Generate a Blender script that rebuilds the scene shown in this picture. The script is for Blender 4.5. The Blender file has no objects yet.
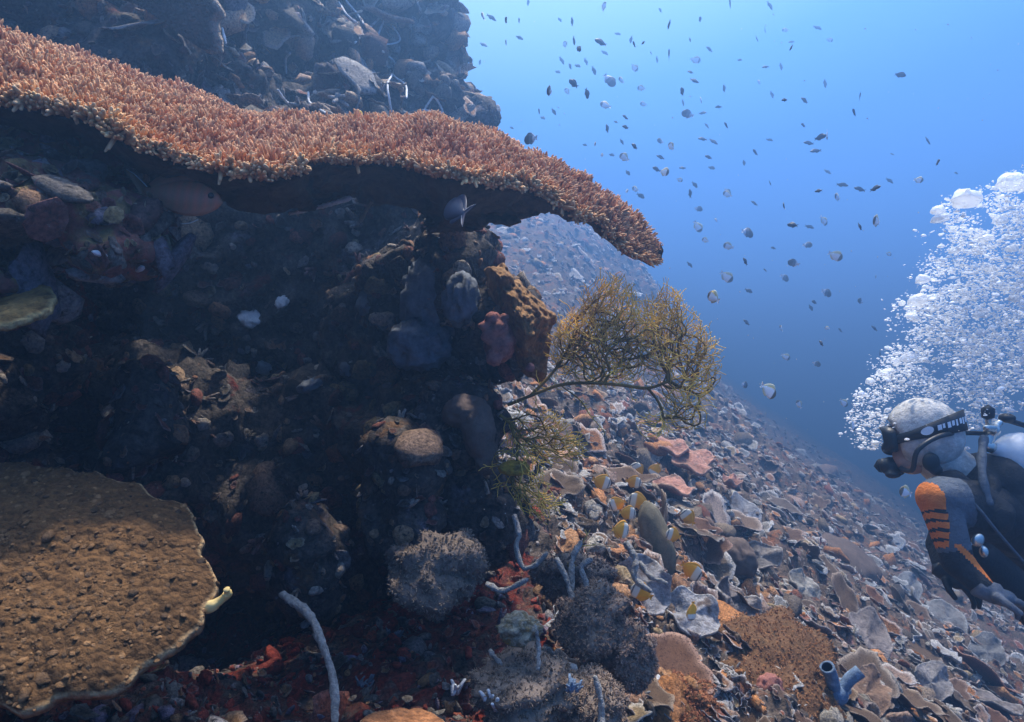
import bpy, bmesh, math, random
import numpy as np
from mathutils import Vector, Matrix, Euler
from mathutils.bvhtree import BVHTree

random.seed(7)
RNG = np.random.default_rng(7)
scene = bpy.context.scene
COL = scene.collection
R = math.radians

# ------------------------------------------------------------------ camera
FPX = 667.0
cam_d = bpy.data.cameras.new('camera')
cam_d.sensor_width = 36.0
cam_d.lens = 36.0 * FPX / 1024.0
cam_d.clip_start = 0.05
cam_d.clip_end = 600
cam = bpy.data.objects.new('camera', cam_d)
cam.rotation_euler = (R(90), 0, 0)
COL.objects.link(cam)
scene.camera = cam

# ------------------------------------------------------------------ sky (open water lit from above) and sun
SUN_EL, SUN_AZ = R(70), R(20)              # azimuth measured from +Y towards +X
SUN_DIR = Vector((math.cos(SUN_EL) * math.sin(SUN_AZ), math.cos(SUN_EL) * math.cos(SUN_AZ), math.sin(SUN_EL)))
world = bpy.data.worlds.new('World')
scene.world = world
world.use_nodes = True
wn, wl = world.node_tree.nodes, world.node_tree.links
wn.clear()
w_out = wn.new('ShaderNodeOutputWorld')
w_add = wn.new('ShaderNodeAddShader')
w_tc = wn.new('ShaderNodeTexCoord')
w_nrm = wn.new('ShaderNodeVectorMath'); w_nrm.operation = 'NORMALIZE'
wl.new(w_tc.outputs['Generated'], w_nrm.inputs[0])
w_dot = wn.new('ShaderNodeVectorMath'); w_dot.operation = 'DOT_PRODUCT'
w_dot.inputs[1].default_value = Vector((-.05, .36, .93)).normalized()     # water is brightest towards the open surface ahead
wl.new(w_nrm.outputs[0], w_dot.inputs[0])
w_map = wn.new('ShaderNodeMapRange')
w_map.inputs[1].default_value = -1; w_map.inputs[2].default_value = 1
wl.new(w_dot.outputs['Value'], w_map.inputs[0])
w_ramp = wn.new('ShaderNodeValToRGB')
STOPS = [(-1.0, (.034, .070, .14)), (-0.2, (.058, .18, .46)), (0.12, (.066, .235, .64)), (0.38, (.064, .24, .66)),
         (0.58, (.068, .24, .68)), (0.67, (.12, .33, .75)), (0.76, (.31, .54, .86)), (0.88, (.8, 1.0, 1.1)), (1.0, (1.3, 1.3, 1.25))]
cr = w_ramp.color_ramp
while len(cr.elements) < len(STOPS):
    cr.elements.new(0.5)
for e, (p, c) in zip(cr.elements, STOPS):
    e.position = (p + 1) / 2
    e.color = (*c, 1)
wl.new(w_map.outputs[0], w_ramp.inputs[0])
w_bg = wn.new('ShaderNodeBackground'); w_bg.inputs[1].default_value = 1.0
wl.new(w_ramp.outputs[0], w_bg.inputs[0])
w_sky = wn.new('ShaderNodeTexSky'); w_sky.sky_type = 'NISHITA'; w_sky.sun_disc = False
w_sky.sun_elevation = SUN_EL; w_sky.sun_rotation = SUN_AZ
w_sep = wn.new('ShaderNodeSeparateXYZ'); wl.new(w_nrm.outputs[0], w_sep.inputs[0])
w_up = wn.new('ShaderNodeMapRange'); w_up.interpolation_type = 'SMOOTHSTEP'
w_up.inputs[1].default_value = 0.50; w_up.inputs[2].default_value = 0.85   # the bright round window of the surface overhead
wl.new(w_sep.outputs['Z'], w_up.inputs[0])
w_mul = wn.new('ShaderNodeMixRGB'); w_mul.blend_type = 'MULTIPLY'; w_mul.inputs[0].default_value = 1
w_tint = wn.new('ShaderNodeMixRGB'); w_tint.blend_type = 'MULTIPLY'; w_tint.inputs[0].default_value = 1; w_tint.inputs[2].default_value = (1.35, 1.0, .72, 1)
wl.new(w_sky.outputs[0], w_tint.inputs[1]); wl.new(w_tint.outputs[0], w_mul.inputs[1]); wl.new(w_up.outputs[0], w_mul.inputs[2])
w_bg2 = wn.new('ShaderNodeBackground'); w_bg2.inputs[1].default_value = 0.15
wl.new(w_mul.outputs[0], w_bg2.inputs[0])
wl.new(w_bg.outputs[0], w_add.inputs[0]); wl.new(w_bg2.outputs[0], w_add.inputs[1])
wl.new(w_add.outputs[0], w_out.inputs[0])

sun_d = bpy.data.lights.new('sun', 'SUN')
sun_d.energy = 5.0; sun_d.angle = R(3.0); sun_d.color = (1.0, .92, .80)
sun = bpy.data.objects.new('sun', sun_d)
sun.rotation_euler = SUN_DIR.to_track_quat('Z', 'Y').to_euler()
COL.objects.link(sun)

vs = scene.view_settings
vs.view_transform = 'Standard'; vs.look = 'None'; vs.exposure = 0.77; vs.gamma = 1.0; vs.use_curve_mapping = False
cy = scene.cycles
cy.use_denoising = True
cy.max_bounces = 6; cy.diffuse_bounces = 3; cy.glossy_bounces = 2; cy.transmission_bounces = 4
cy.volume_bounces = 0; cy.transparent_max_bounces = 8
cy.sample_clamp_indirect = 4.0

# ------------------------------------------------------------------ helpers
def P(px, py, d):
    return Vector(((px - 512) / FPX * d, d, (361 - py) / FPX * d))

def hash3(ix, iy, iz, s):
    h = (ix.astype(np.int64) * 374761393 + iy.astype(np.int64) * 668265263 + iz.astype(np.int64) * 2147483647 + s * 144665) & 0xffffffff
    h = ((h ^ (h >> 13)) * 1274126177) & 0xffffffff
    h = ((h ^ (h >> 16)) * 2246822519) & 0xffffffff
    return (h ^ (h >> 15)) & 0xffffffff

def noise3(p, seed=0):
    """gradient noise about -1..1 at points p (N,3)"""
    p = np.asarray(p, float)
    i = np.floor(p).astype(np.int64); f = p - i
    u = f * f * f * (f * (f * 6 - 15) + 10)
    out = np.zeros(len(p))
    for dx in (0, 1):
        wx = u[:, 0] if dx else 1 - u[:, 0]
        for dy in (0, 1):
            wy = u[:, 1] if dy else 1 - u[:, 1]
            for dz in (0, 1):
                wz = u[:, 2] if dz else 1 - u[:, 2]
                h = hash3(i[:, 0] + dx, i[:, 1] + dy, i[:, 2] + dz, seed)
                gx = (h & 1023) / 511.5 - 1; gy = ((h >> 10) & 1023) / 511.5 - 1; gz = ((h >> 20) & 1023) / 511.5 - 1
                out += wx * wy * wz * (gx * (f[:, 0] - dx) + gy * (f[:, 1] - dy) + gz * (f[:, 2] - dz))
    return out * 1.5

def fbm(p, scale, octs=4, seed=0, gain=.5, ridged=False):
    p = np.asarray(p, float) / scale
    a, t, s = 1.0, np.zeros(len(p)), 0.0
    for k in range(octs):
        n = noise3(p * 2.03 ** k + k * 17.3, seed + k)
        t += a * ((1 - 2 * np.abs(n)) if ridged else n); s += a; a *= gain
    return t / s

def mesh_np(name, V, F, mat=None, smooth=True, col=None, parent=None, kind=None, matidx=None):
    """F: (n,3) or (n,4) int array, or list of such arrays"""
    me = bpy.data.meshes.new(name)
    Fs = F if isinstance(F, list) else [F]
    Fs = [np.asarray(f, np.int32) for f in Fs if len(f)]
    V = np.asarray(V, np.float32)
    nl = sum(f.size for f in Fs); nf = sum(len(f) for f in Fs)
    me.vertices.add(len(V)); me.vertices.foreach_set('co', V.ravel())
    me.loops.add(nl); me.loops.foreach_set('vertex_index', np.concatenate([f.ravel() for f in Fs]))
    tot = np.concatenate([np.full(len(f), f.shape[1], np.int32) for f in Fs])
    st = np.concatenate([[0], np.cumsum(tot)[:-1]]).astype(np.int32)
    me.polygons.add(nf)
    me.polygons.foreach_set('loop_start', st); me.polygons.foreach_set('loop_total', tot)
    if matidx is not None:
        me.polygons.foreach_set('material_index', np.asarray(matidx, np.int32))
    me.polygons.foreach_set('use_smooth', np.full(nf, bool(smooth)))
    me.update(calc_edges=True); me.validate()
    if col is not None:
        at = me.color_attributes.new('Col', 'FLOAT_COLOR', 'POINT')
        c4 = np.ones((len(V), 4), np.float32); c4[:, :3] = np.clip(col, 0, 1)
        at.data.foreach_set('color', c4.ravel())
    for m in (mat if isinstance(mat, (list, tuple)) else [mat]):
        if m: me.materials.append(m)
    o = bpy.data.objects.new(name, me)
    COL.objects.link(o)
    if parent: o.parent = parent
    if kind: o['kind'] = kind
    return o

def tag(o, label, cat, group=None):
    o['label'] = label; o['category'] = cat
    if group: o['group'] = group
    return o

def empty(name, loc=(0, 0, 0)):
    o = bpy.data.objects.new(name, None); o.location = loc
    o.empty_display_size = .05
    COL.objects.link(o); return o

def copy_tree(o, parent=None):
    c = o.copy(); COL.objects.link(c); c.parent = parent
    for ch in list(o.children): copy_tree(ch, c)
    return c

def catmull(pts, n):
    pts = [np.asarray(p, float) for p in pts]
    A = np.array([2 * pts[0] - pts[1]] + pts + [2 * pts[-1] - pts[-2]])
    k = len(pts) - 1
    t = np.linspace(0, k, n); i = np.minimum(t.astype(int), k - 1); f = (t - i)[:, None]
    p0, p1, p2, p3 = A[i], A[i + 1], A[i + 2], A[i + 3]
    return .5 * ((2 * p1) + (-p0 + p2) * f + (2 * p0 - 5 * p1 + 4 * p2 - p3) * f ** 2 + (-p0 + 3 * p1 - 3 * p2 + p3) * f ** 3)

def nrm(a):
    return a / np.maximum(np.linalg.norm(a, axis=-1, keepdims=True), 1e-9)

def tube_arrays(path, radii, sides=8, cap=True, wob=0.0, seed=0):
    path = np.asarray(path, float); n = len(path)
    radii = np.broadcast_to(np.asarray(radii, float), (n,))
    T = nrm(np.gradient(path, axis=0))
    ref = np.array([0.31, .22, .93]); 
    X = np.zeros_like(path); x = np.cross(T[0], ref); x /= np.linalg.norm(x)
    for i in range(n):
        x = x - T[i] * np.dot(x, T[i]); x /= max(np.linalg.norm(x), 1e-9); X[i] = x
    Y = np.cross(T, X)
    a = np.linspace(0, 2 * math.pi, sides, endpoint=False)
    rr = radii[:, None] * np.ones((1, sides))
    if wob:
        q = path[:, None, :] + (X[:, None] * np.cos(a)[None, :, None] + Y[:, None] * np.sin(a)[None, :, None]) * radii.mean() * 2
        rr = rr * (1 + wob * fbm(q.reshape(-1, 3), radii.mean() * 2.2, 2, seed).reshape(n, sides))
    V = path[:, None, :] + rr[:, :, None] * (X[:, None] * np.cos(a)[None, :, None] + Y[:, None] * np.sin(a)[None, :, None])
    V = V.reshape(-1, 3)
    i, j = np.meshgrid(np.arange(n - 1), np.arange(sides), indexing='ij')
    j2 = (j + 1) % sides
    Q = np.stack([i * sides + j, i * sides + j2, (i + 1) * sides + j2, (i + 1) * sides + j], -1).reshape(-1, 4)
    Tri = np.zeros((0, 3), int)
    if cap:
        c0, c1 = len(V), len(V) + 1
        V = np.vstack([V, path[0] - T[0] * radii[0] * .5, path[-1] + T[-1] * radii[-1] * .7])
        k = np.arange(sides); k2 = (k + 1) % sides
        Tri = np.vstack([np.stack([np.full(sides, c0), k2, k], -1), np.stack([np.full(sides, c1), (n - 1) * sides + k, (n - 1) * sides + k2], -1)])
    return V, Q, Tri

def tube(name, pts, r0, r1, mat, n=24, sides=8, parent=None, wob=.0, col=None, bulge=0):
    path = catmull(pts, n)
    t = np.linspace(0, 1, n)
    rad = r0 + (r1 - r0) * t + bulge * np.sin(t * 19 + len(name)) * r0
    rad[-1] *= .75
    V, Q, T = tube_arrays(path, rad, sides, True, wob, len(pts))
    return mesh_np(name, V, [Q, T], mat, True, None if col is None else np.tile(col, (len(V), 1)), parent)

class Bag:
    """collects pieces into one mesh"""
    def __init__(s): s.V = []; s.Q = []; s.T = []; s.C = []; s.n = 0
    def add(s, V, Q=None, T=None, C=None):
        V = np.asarray(V, float)
        s.V.append(V)
        if Q is not None and len(Q): s.Q.append(np.asarray(Q) + s.n)
        if T is not None and len(T): s.T.append(np.asarray(T) + s.n)
        if C is not None: s.C.append(np.broadcast_to(C, (len(V), 3)))
        s.n += len(V)
    def build(s, name, mat, parent=None, kind=None, smooth=True):
        F = []
        if s.Q: F.append(np.vstack(s.Q))
        if s.T: F.append(np.vstack(s.T))
        return mesh_np(name, np.vstack(s.V), F, mat, smooth, np.vstack(s.C) if s.C else None, parent, kind)

def frames(N, spin):
    """rotation matrices (n,3,3) whose third column is N"""
    N = nrm(np.asarray(N, float))
    ref = np.where(np.abs(N[:, 2:3]) > .95, np.array([[1., 0, 0]]), np.array([[0, 0, 1.]]))
    X = nrm(np.cross(ref, N)); Y = np.cross(N, X)
    c, s = np.cos(spin)[:, None], np.sin(spin)[:, None]
    return np.stack([X * c + Y * s, Y * c - X * s, N], -1)

class GBag:
    """a mass of pieces that share a few shapes: points that carry turn, size and pigment, instanced by geometry nodes"""
    def __init__(s): s.t = []; s.rows = []; s.extra = []
    def stamp(s, tmpl, pos, N, scale, rng, col):
        k = next((i for i, q in enumerate(s.t) if q is tmpl), None)
        if k is None: s.t.append(tmpl); k = len(s.t) - 1
        n = len(pos)
        if n == 0: return
        Rm = frames(N, rng.uniform(0, 6.28, n))
        eul = np.stack([np.arctan2(Rm[:, 2, 1], Rm[:, 2, 2]), np.arcsin(np.clip(-Rm[:, 2, 0], -1, 1)), np.arctan2(Rm[:, 1, 0], Rm[:, 0, 0])], -1)
        sc = np.asarray(scale).reshape(n, -1) * np.ones((1, 3))
        base, rim = col if col is not None else (np.ones((n, 3)), np.ones((n, 3)))
        s.rows.append((np.asarray(pos, float), eul, sc, np.broadcast_to(base, (n, 3)), np.broadcast_to(rim, (n, 3)), np.full(n, k)))
    def build(s, name, mat, parent=None, kind='stuff'):
        coll = bpy.data.collections.new(name + '_shapes')
        for k, (V, Q, T, W) in enumerate(s.t):
            o = mesh_np('shape_%03d' % k, V, [f for f in (Q, T) if len(f)], mat, True)
            a = o.data.attributes.new('W', 'FLOAT', 'POINT'); a.data.foreach_set('value', np.asarray(W, np.float32))
            COL.objects.unlink(o); coll.objects.link(o)
        pos, eul, sc, base, rim, idx = [np.concatenate(c) for c in zip(*s.rows)]
        me = bpy.data.meshes.new(name); me.vertices.add(len(pos)); me.vertices.foreach_set('co', pos.astype(np.float32).ravel())
        for nm, d in (('turn', eul), ('size', sc)):
            a = me.attributes.new(nm, 'FLOAT_VECTOR', 'POINT'); a.data.foreach_set('vector', d.astype(np.float32).ravel())
        for nm, d in (('tint', base), ('tip', rim)):
            a = me.attributes.new(nm, 'FLOAT_VECTOR', 'POINT'); a.data.foreach_set('vector', np.clip(d, 0, 1).astype(np.float32).ravel())
        a = me.attributes.new('pick', 'INT', 'POINT'); a.data.foreach_set('value', idx.astype(np.int32))
        o = bpy.data.objects.new(name, me); COL.objects.link(o)
        ng = bpy.data.node_groups.new(name + '_scatter', 'GeometryNodeTree')
        ng.interface.new_socket('Geometry', in_out='INPUT', socket_type='NodeSocketGeometry'); ng.interface.new_socket('Geometry', in_out='OUTPUT', socket_type='NodeSocketGeometry')
        gi = ng.nodes.new('NodeGroupInput'); go = ng.nodes.new('NodeGroupOutput'); ip = ng.nodes.new('GeometryNodeInstanceOnPoints'); ci = ng.nodes.new('GeometryNodeCollectionInfo')
        ci.inputs['Collection'].default_value = coll; ci.inputs['Separate Children'].default_value = True; ci.inputs['Reset Children'].default_value = True
        def attr(nm, ty):
            q = ng.nodes.new('GeometryNodeInputNamedAttribute'); q.data_type = ty; q.inputs['Name'].default_value = nm; return q.outputs['Attribute']
        L = ng.links.new
        L(gi.outputs[0], ip.inputs['Points']); L(ci.outputs[0], ip.inputs['Instance']); ip.inputs['Pick Instance'].default_value = True
        L(attr('pick', 'INT'), ip.inputs['Instance Index']); e2r = ng.nodes.new('FunctionNodeEulerToRotation'); L(attr('turn', 'FLOAT_VECTOR'), e2r.inputs[0])
        L(e2r.outputs[0], ip.inputs['Rotation']); L(attr('size', 'FLOAT_VECTOR'), ip.inputs['Scale']); L(ip.outputs[0], go.inputs[0])
        md = o.modifiers.new('scatter', 'NODES'); md.node_group = ng
        if parent: o.parent = parent
        if kind: o['kind'] = kind
        return o

def stamp(bag, tmpl, pos, N, scale, rng, col=None, squash=None):
    if isinstance(bag, GBag): return bag.stamp(tmpl, pos, N, scale, rng, col)
    """adds many copies of template (V,Q,T,rimweight) to the bag"""
    V, Q, T, W = tmpl
    n = len(pos)
    M = frames(N, rng.uniform(0, 6.28, n))
    sc = np.asarray(scale).reshape(n, -1) * np.ones((1, 3))
    VV = np.einsum('nij,nvj->nvi', M, V[None] * sc[:, None, :]) + np.asarray(pos)[:, None, :]
    off = (np.arange(n) * len(V))[:, None, None]
    C = None
    if col is not None:
        base, rim = col
        C = (base[:, None, :] * (1 - W[None, :, None]) + rim[:, None, :] * W[None, :, None]).reshape(-1, 3)
    bag.add(VV.reshape(-1, 3), (Q[None] + off).reshape(-1, 4) if len(Q) else None, (T[None] + off).reshape(-1, 3) if len(T) else None, C)

def eval_mesh(ob):
    dg = bpy.context.evaluated_depsgraph_get(); dg.update()
    ev = ob.evaluated_get(dg); me = ev.to_mesh()
    V = np.empty(len(me.vertices) * 3, np.float32); me.vertices.foreach_get('co', V); V = V.reshape(-1, 3).astype(float)
    lt = np.empty(len(me.polygons), np.int32); me.polygons.foreach_get('loop_total', lt)
    lv = np.empty(len(me.loops), np.int32); me.loops.foreach_get('vertex_index', lv)
    st = np.concatenate([[0], np.cumsum(lt)[:-1]])
    Q = np.array([lv[s:s + 4] for s in st[lt == 4]]).reshape(-1, 4); T = np.array([lv[s:s + 3] for s in st[lt == 3]]).reshape(-1, 3)
    ev.to_mesh_clear()
    return V, Q, T

def vnormals(V, Q, T):
    N = np.zeros_like(V)
    for F in (Q, T):
        if len(F):
            fn = np.cross(V[F[:, 1]] - V[F[:, 0]], V[F[:, 2]] - V[F[:, 0]])
            if F.shape[1] == 4: fn = np.cross(V[F[:, 2]] - V[F[:, 0]], V[F[:, 3]] - V[F[:, 1]])
            for k in range(F.shape[1]): np.add.at(N, F[:, k], fn)
    return nrm(N)

def ico(sub=2):
    bm = bmesh.new(); bmesh.ops.create_icosphere(bm, subdivisions=sub, radius=1)
    V = np.array([v.co[:] for v in bm.verts]); T = np.array([[v.index for v in f.verts] for f in bm.faces]); bm.free()
    return V, T
ICO2, ICO2T = ico(2); ICO3, ICO3T = ico(3); ICO1, ICO1T = ico(1); ICO4, ICO4T = ico(4)

def fuse(solids, voxel, smooth=4):
    """solids: list of (V,T) closed pieces; returns one continuous surface"""
    b = Bag()
    for V, Q, T in solids: b.add(V, Q, T)
    o = b.build('fuse_tmp', None)
    m = o.modifiers.new('r', 'REMESH'); m.mode = 'VOXEL'; m.voxel_size = voxel
    if smooth:
        s = o.modifiers.new('s', 'SMOOTH'); s.iterations = smooth; s.factor = .5
    out = eval_mesh(o)
    me = o.data; bpy.data.objects.remove(o); bpy.data.meshes.remove(me)
    return out

def blob(c, r, rot=None):
    r = np.asarray(r if hasattr(r, '__len__') else (r, r, r), float)
    V = ICO3 * r
    if rot is not None: V = V @ np.array(Euler(rot).to_matrix()).T
    return (V + np.array(c), None, ICO3T)

def capsule(a, b, ra, rb, n=7, sides=14, flat=None):
    a, b = np.array(a, float), np.array(b, float)
    V, Q, T = tube_arrays(np.array([a + (b - a) * t for t in np.linspace(0, 1, n)]), np.linspace(ra, rb, n), sides)
    return (V, Q, T)

# ------------------------------------------------------------------ materials
def srgb(r, g, b):
    f = lambda v: (v / 255 / 12.92) if v / 255 <= .04045 else ((v / 255 + .055) / 1.055) ** 2.4
    return (f(r), f(g), f(b))

def mat(name, cols=None, scale=8.0, rough=.8, bump=.3, bscale=60.0, attr=False, var=.35, vscale=30.0, randhue=None, spec=.2,
        patches=(), sss=0.0, voro=None, detail=6.0):
    """procedural surface: colour bands by noise (or the 'Col' pigment), mottling, coloured patches, fine bump"""
    m = bpy.data.materials.new(name); m.use_nodes = True
    nt = m.node_tree; N, L = nt.nodes, nt.links
    bs = N['Principled BSDF']
    bs.inputs['Roughness'].default_value = rough
    bs.inputs['Specular IOR Level'].default_value = spec
    tc = N.new('ShaderNodeTexCoord'); co = tc.outputs['Object']
    if attr == 'inst': co = N.new('ShaderNodeNewGeometry').outputs['Position']
    def nz(sc, det=detail, rg=.6, off=0.0):
        n = N.new('ShaderNodeTexNoise'); n.inputs['Scale'].default_value = sc; n.inputs['Detail'].default_value = det
        n.inputs['Roughness'].default_value = rg
        if off:
            v = N.new('ShaderNodeVectorMath'); v.inputs[1].default_value = (off, off * .7, -off)
            L.new(co, v.inputs[0]); L.new(v.outputs[0], n.inputs['Vector'])
        else:
            L.new(co, n.inputs['Vector'])
        return n.outputs['Fac']
    if attr == 'inst':
        geo = N.new('ShaderNodeNewGeometry'); at = [N.new('ShaderNodeAttribute') for _ in range(3)]
        for q, nm, ty in zip(at, ('tint', 'tip', 'W'), ('INSTANCER', 'INSTANCER', 'GEOMETRY')): q.attribute_name = nm; q.attribute_type = ty
        mx = N.new('ShaderNodeMixRGB'); L.new(at[2].outputs['Fac'], mx.inputs[0]); L.new(at[0].outputs['Vector'], mx.inputs[1]); L.new(at[1].outputs['Vector'], mx.inputs[2])
        c = mx.outputs[0]
    elif attr:
        a = N.new('ShaderNodeAttribute'); a.attribute_name = 'Col'; c = a.outputs['Color']
    else:
        r = N.new('ShaderNodeValToRGB'); el = r.color_ramp.elements
        while len(el) < len(cols): el.new(.5)
        for k, cc in enumerate(cols):
            el[k].position = .30 + .40 * k / max(1, len(cols) - 1); el[k].color = (*cc, 1)
        L.new(nz(scale), r.inputs[0]); c = r.outputs[0]
    for k, (pc, psc, lo, hi) in enumerate(patches):
        mr = N.new('ShaderNodeMapRange'); mr.inputs[1].default_value = lo; mr.inputs[2].default_value = hi
        L.new(nz(psc, 8, .65, 3.7 + 5.1 * k), mr.inputs[0])
        mx = N.new('ShaderNodeMixRGB'); L.new(mr.outputs[0], mx.inputs[0]); L.new(c, mx.inputs[1]); mx.inputs[2].default_value = (*pc, 1)
        c = mx.outputs[0]
    if var:
        mr = N.new('ShaderNodeMapRange'); mr.inputs[1].default_value = .3; mr.inputs[2].default_value = .7
        mr.inputs[3].default_value = 1 - var; mr.inputs[4].default_value = 1 + var
        L.new(nz(vscale, 5, .7, 9.3), mr.inputs[0])
        mx = N.new('ShaderNodeMixRGB'); mx.blend_type = 'MULTIPLY'; mx.inputs[0].default_value = 1
        L.new(c, mx.inputs[1]); L.new(mr.outputs[0], mx.inputs[2]); c = mx.outputs[0]
    if randhue:
        oi = N.new('ShaderNodeObjectInfo'); r = N.new('ShaderNodeValToRGB'); el = r.color_ramp.elements
        r.color_ramp.interpolation = 'LINEAR'
        while len(el) < len(randhue): el.new(.5)
        for k, cc in enumerate(randhue):
            el[k].position = k / (len(randhue) - 1); el[k].color = (*cc, 1)
        L.new(oi.outputs['Random'], r.inputs[0])
        mx = N.new('ShaderNodeMixRGB'); mx.blend_type = 'MULTIPLY'; mx.inputs[0].default_value = 1
        L.new(c, mx.inputs[1]); L.new(r.outputs[0], mx.inputs[2]); c = mx.outputs[0]
    L.new(c, bs.inputs['Base Color'])
    if bump:
        h = nz(bscale, 6, .7, 1.9)
        if voro:
            vo = N.new('ShaderNodeTexVoronoi'); vo.inputs['Scale'].default_value = voro; L.new(co, vo.inputs['Vector'])
            ma = N.new('ShaderNodeMath'); ma.operation = 'SUBTRACT'; L.new(h, ma.inputs[0]); L.new(vo.outputs['Distance'], ma.inputs[1]); h = ma.outputs[0]
        b = N.new('ShaderNodeBump'); b.inputs['Strength'].default_value = bump; b.inputs['Distance'].default_value = .02
        L.new(h, b.inputs['Height']); L.new(b.outputs[0], bs.inputs['Normal'])
    return m

M = {}
M['slope'] = mat('slope_growth', [(.03, .025, .02), (.10, .075, .055), (.15, .11, .085), (.09, .065, .05), (.20, .17, .15)], 9, .9, 1.0, 60,
                 patches=[((.24, .095, .04), 4.7, .55, .63), ((.22, .12, .11), 8, .57, .66), ((.34, .32, .31), 26, .60, .70), ((.015, .013, .012), 17, .58, .66)], var=.7, vscale=75)  # darkest patch paints crevice shade into the growth
M['wall'] = mat('wall_growth', [(.02, .018, .016), (.06, .05, .042), (.11, .09, .075), (.05, .042, .036), (.15, .13, .11)], 11, .9, 1.0, 60,
                patches=[((.13, .025, .018), 5, .60, .68), ((.17, .085, .035), 7, .58, .68), ((.15, .13, .15), 10, .58, .68), ((.36, .35, .34), 28, .66, .72), ((.012, .010, .010), 14, .57, .66)], var=.75, vscale=70)  # near-black patch is painted shade for crevices in the wall
M['redfloor'] = mat('red_growth', [(.035, .028, .022), (.085, .065, .05), (.11, .035, .022), (.10, .07, .055), (.15, .12, .10)], 12, .9, 1.0, 80,
                    patches=[((.20, .026, .013), 7, .47, .60), ((.22, .10, .045), 22, .60, .68), ((.26, .23, .23), 30, .62, .70), ((.012, .010, .008), 18, .56, .66)], var=.75, vscale=90)  # last patch puts crevice darkness into the floor colour
M['clutter'] = mat('reef_clutter', attr='inst', rough=.85, bump=1.0, bscale=110, var=.7, vscale=95, patches=[((.30, .28, .26), 60, .62, .70), ((.03, .025, .02), 45, .58, .68)])  # dark patch paints shaded gaps onto the pieces
M['plate'] = mat('plate_coral', attr=True, rough=.8, bump=.9, bscale=70, var=.5, vscale=40, patches=[((.13, .09, .07), 18, .52, .62)],
                 randhue=[(.75, .66, .60), (1.0, .74, .50), (.66, .62, .60), (1.1, .62, .42), (.85, .82, .80), (.7, .50, .36)])
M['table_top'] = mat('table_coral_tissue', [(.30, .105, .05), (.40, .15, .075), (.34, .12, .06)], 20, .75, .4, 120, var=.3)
M['branch'] = mat('table_coral_branch', attr=True, rough=.7, bump=.4, bscale=260, var=.25, vscale=90, spec=.3)
M['branchmass'] = mat('table_coral_branches', attr='inst', rough=.7, bump=.4, bscale=260, var=.25, vscale=90, spec=.3)
M['fan'] = mat('gorgonian_skin', attr=True, rough=.8, bump=.2, bscale=200, var=.3, vscale=30)
M['wart'] = mat('brown_plate_warts', attr='inst', rough=.8, bump=.8, bscale=120, var=.5, vscale=60)
M['brownplate'] = mat('brown_plate_coral', attr=True, rough=.8, bump=.8, bscale=120, var=.5, vscale=60, voro=90)
M['ropesponge'] = mat('rope_sponge', [(.26, .25, .23), (.46, .44, .41), (.34, .33, .31)], 40, .9, 1.0, 160, var=.45, vscale=90)
M['yellowsponge'] = mat('yellow_sponge', [(.52, .36, .12), (.62, .46, .20)], 20, .7, .2, 150, var=.15)
M['fuzz'] = mat('soft_coral_polyps', attr='inst', rough=.95, bump=.5, bscale=200, var=.4, vscale=80)
M['olive'] = mat('olive_coral', [(.12, .105, .07), (.17, .145, .095), (.13, .11, .075)], 14, .85, .4, 120, var=.3)
M['greyplate'] = mat('grey_plate', attr=True, rough=.85, bump=.9, bscale=90, var=.5, vscale=50, patches=[((.16, .12, .10), 12, .54, .66), ((.36, .34, .33), 40, .62, .70)])
M['orangesponge'] = mat('orange_brown_sponge', [(.10, .055, .025), (.34, .19, .08), (.24, .13, .055), (.40, .24, .11)], 22, .9, .7, 90, var=.45)
M['pinksponge'] = mat('pink_sponge', [(.16, .05, .045), (.36, .15, .12), (.26, .10, .06)], 45, .85, .5, 120, var=.4)
M['darksponge'] = mat('dark_brown_sponge', [(.10, .07, .055), (.15, .11, .09)], 12, .9, .4, 160, var=.25)
M['bluegrey'] = mat('blue_grey_sponge', [(.08, .09, .11), (.17, .19, .22), (.10, .11, .13)], 9, .9, .5, 60, var=.4)
M['bluetube'] = mat('blue_tube_sponge', [(.13, .20, .31), (.26, .35, .46)], 40, .85, .8, 120, var=.35)
M['tubeshade'] = mat('tube_hollow_shade', [(.01, .02, .04), (.02, .03, .06)], 20, .9, .1)  # near-black colour paints the darkness down inside the tubes
M['turf'] = mat('orange_turf', [(.10, .06, .03), (.21, .11, .05), (.17, .085, .04), (.26, .14, .07)], 16, .95, .9, 130, var=.45)
M['fish'] = mat('fish_skin', attr=True, rough=.45, bump=0, var=.12, vscale=60, spec=.4)
M['white'] = mat('white_encrusting', [(.55, .56, .58), (.72, .72, .72), (.5, .52, .55)], 30, .85, .6, 120, var=.25)
M['bubble'] = mat('bubble_white_sheen', [(.90, .93, .95), (.95, .97, .98)], 10, .35, 0, var=0, spec=.5)  # white colour stands in for the bright surface mirrored in the bubbles
M['bubble'].node_tree.nodes['Principled BSDF'].inputs['Alpha'].default_value = .85
nt_ = M['bubble'].node_tree; pb = nt_.nodes['Principled BSDF']; tr = nt_.nodes.new('ShaderNodeBsdfTranslucent'); tr.inputs[0].default_value = (.95, .97, 1, 1)
mxs = nt_.nodes.new('ShaderNodeMixShader'); mxs.inputs[0].default_value = .45
nt_.links.new(pb.outputs[0], mxs.inputs[1]); nt_.links.new(tr.outputs[0], mxs.inputs[2]); nt_.links.new(mxs.outputs[0], nt_.nodes['Material Output'].inputs['Surface'])
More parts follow.
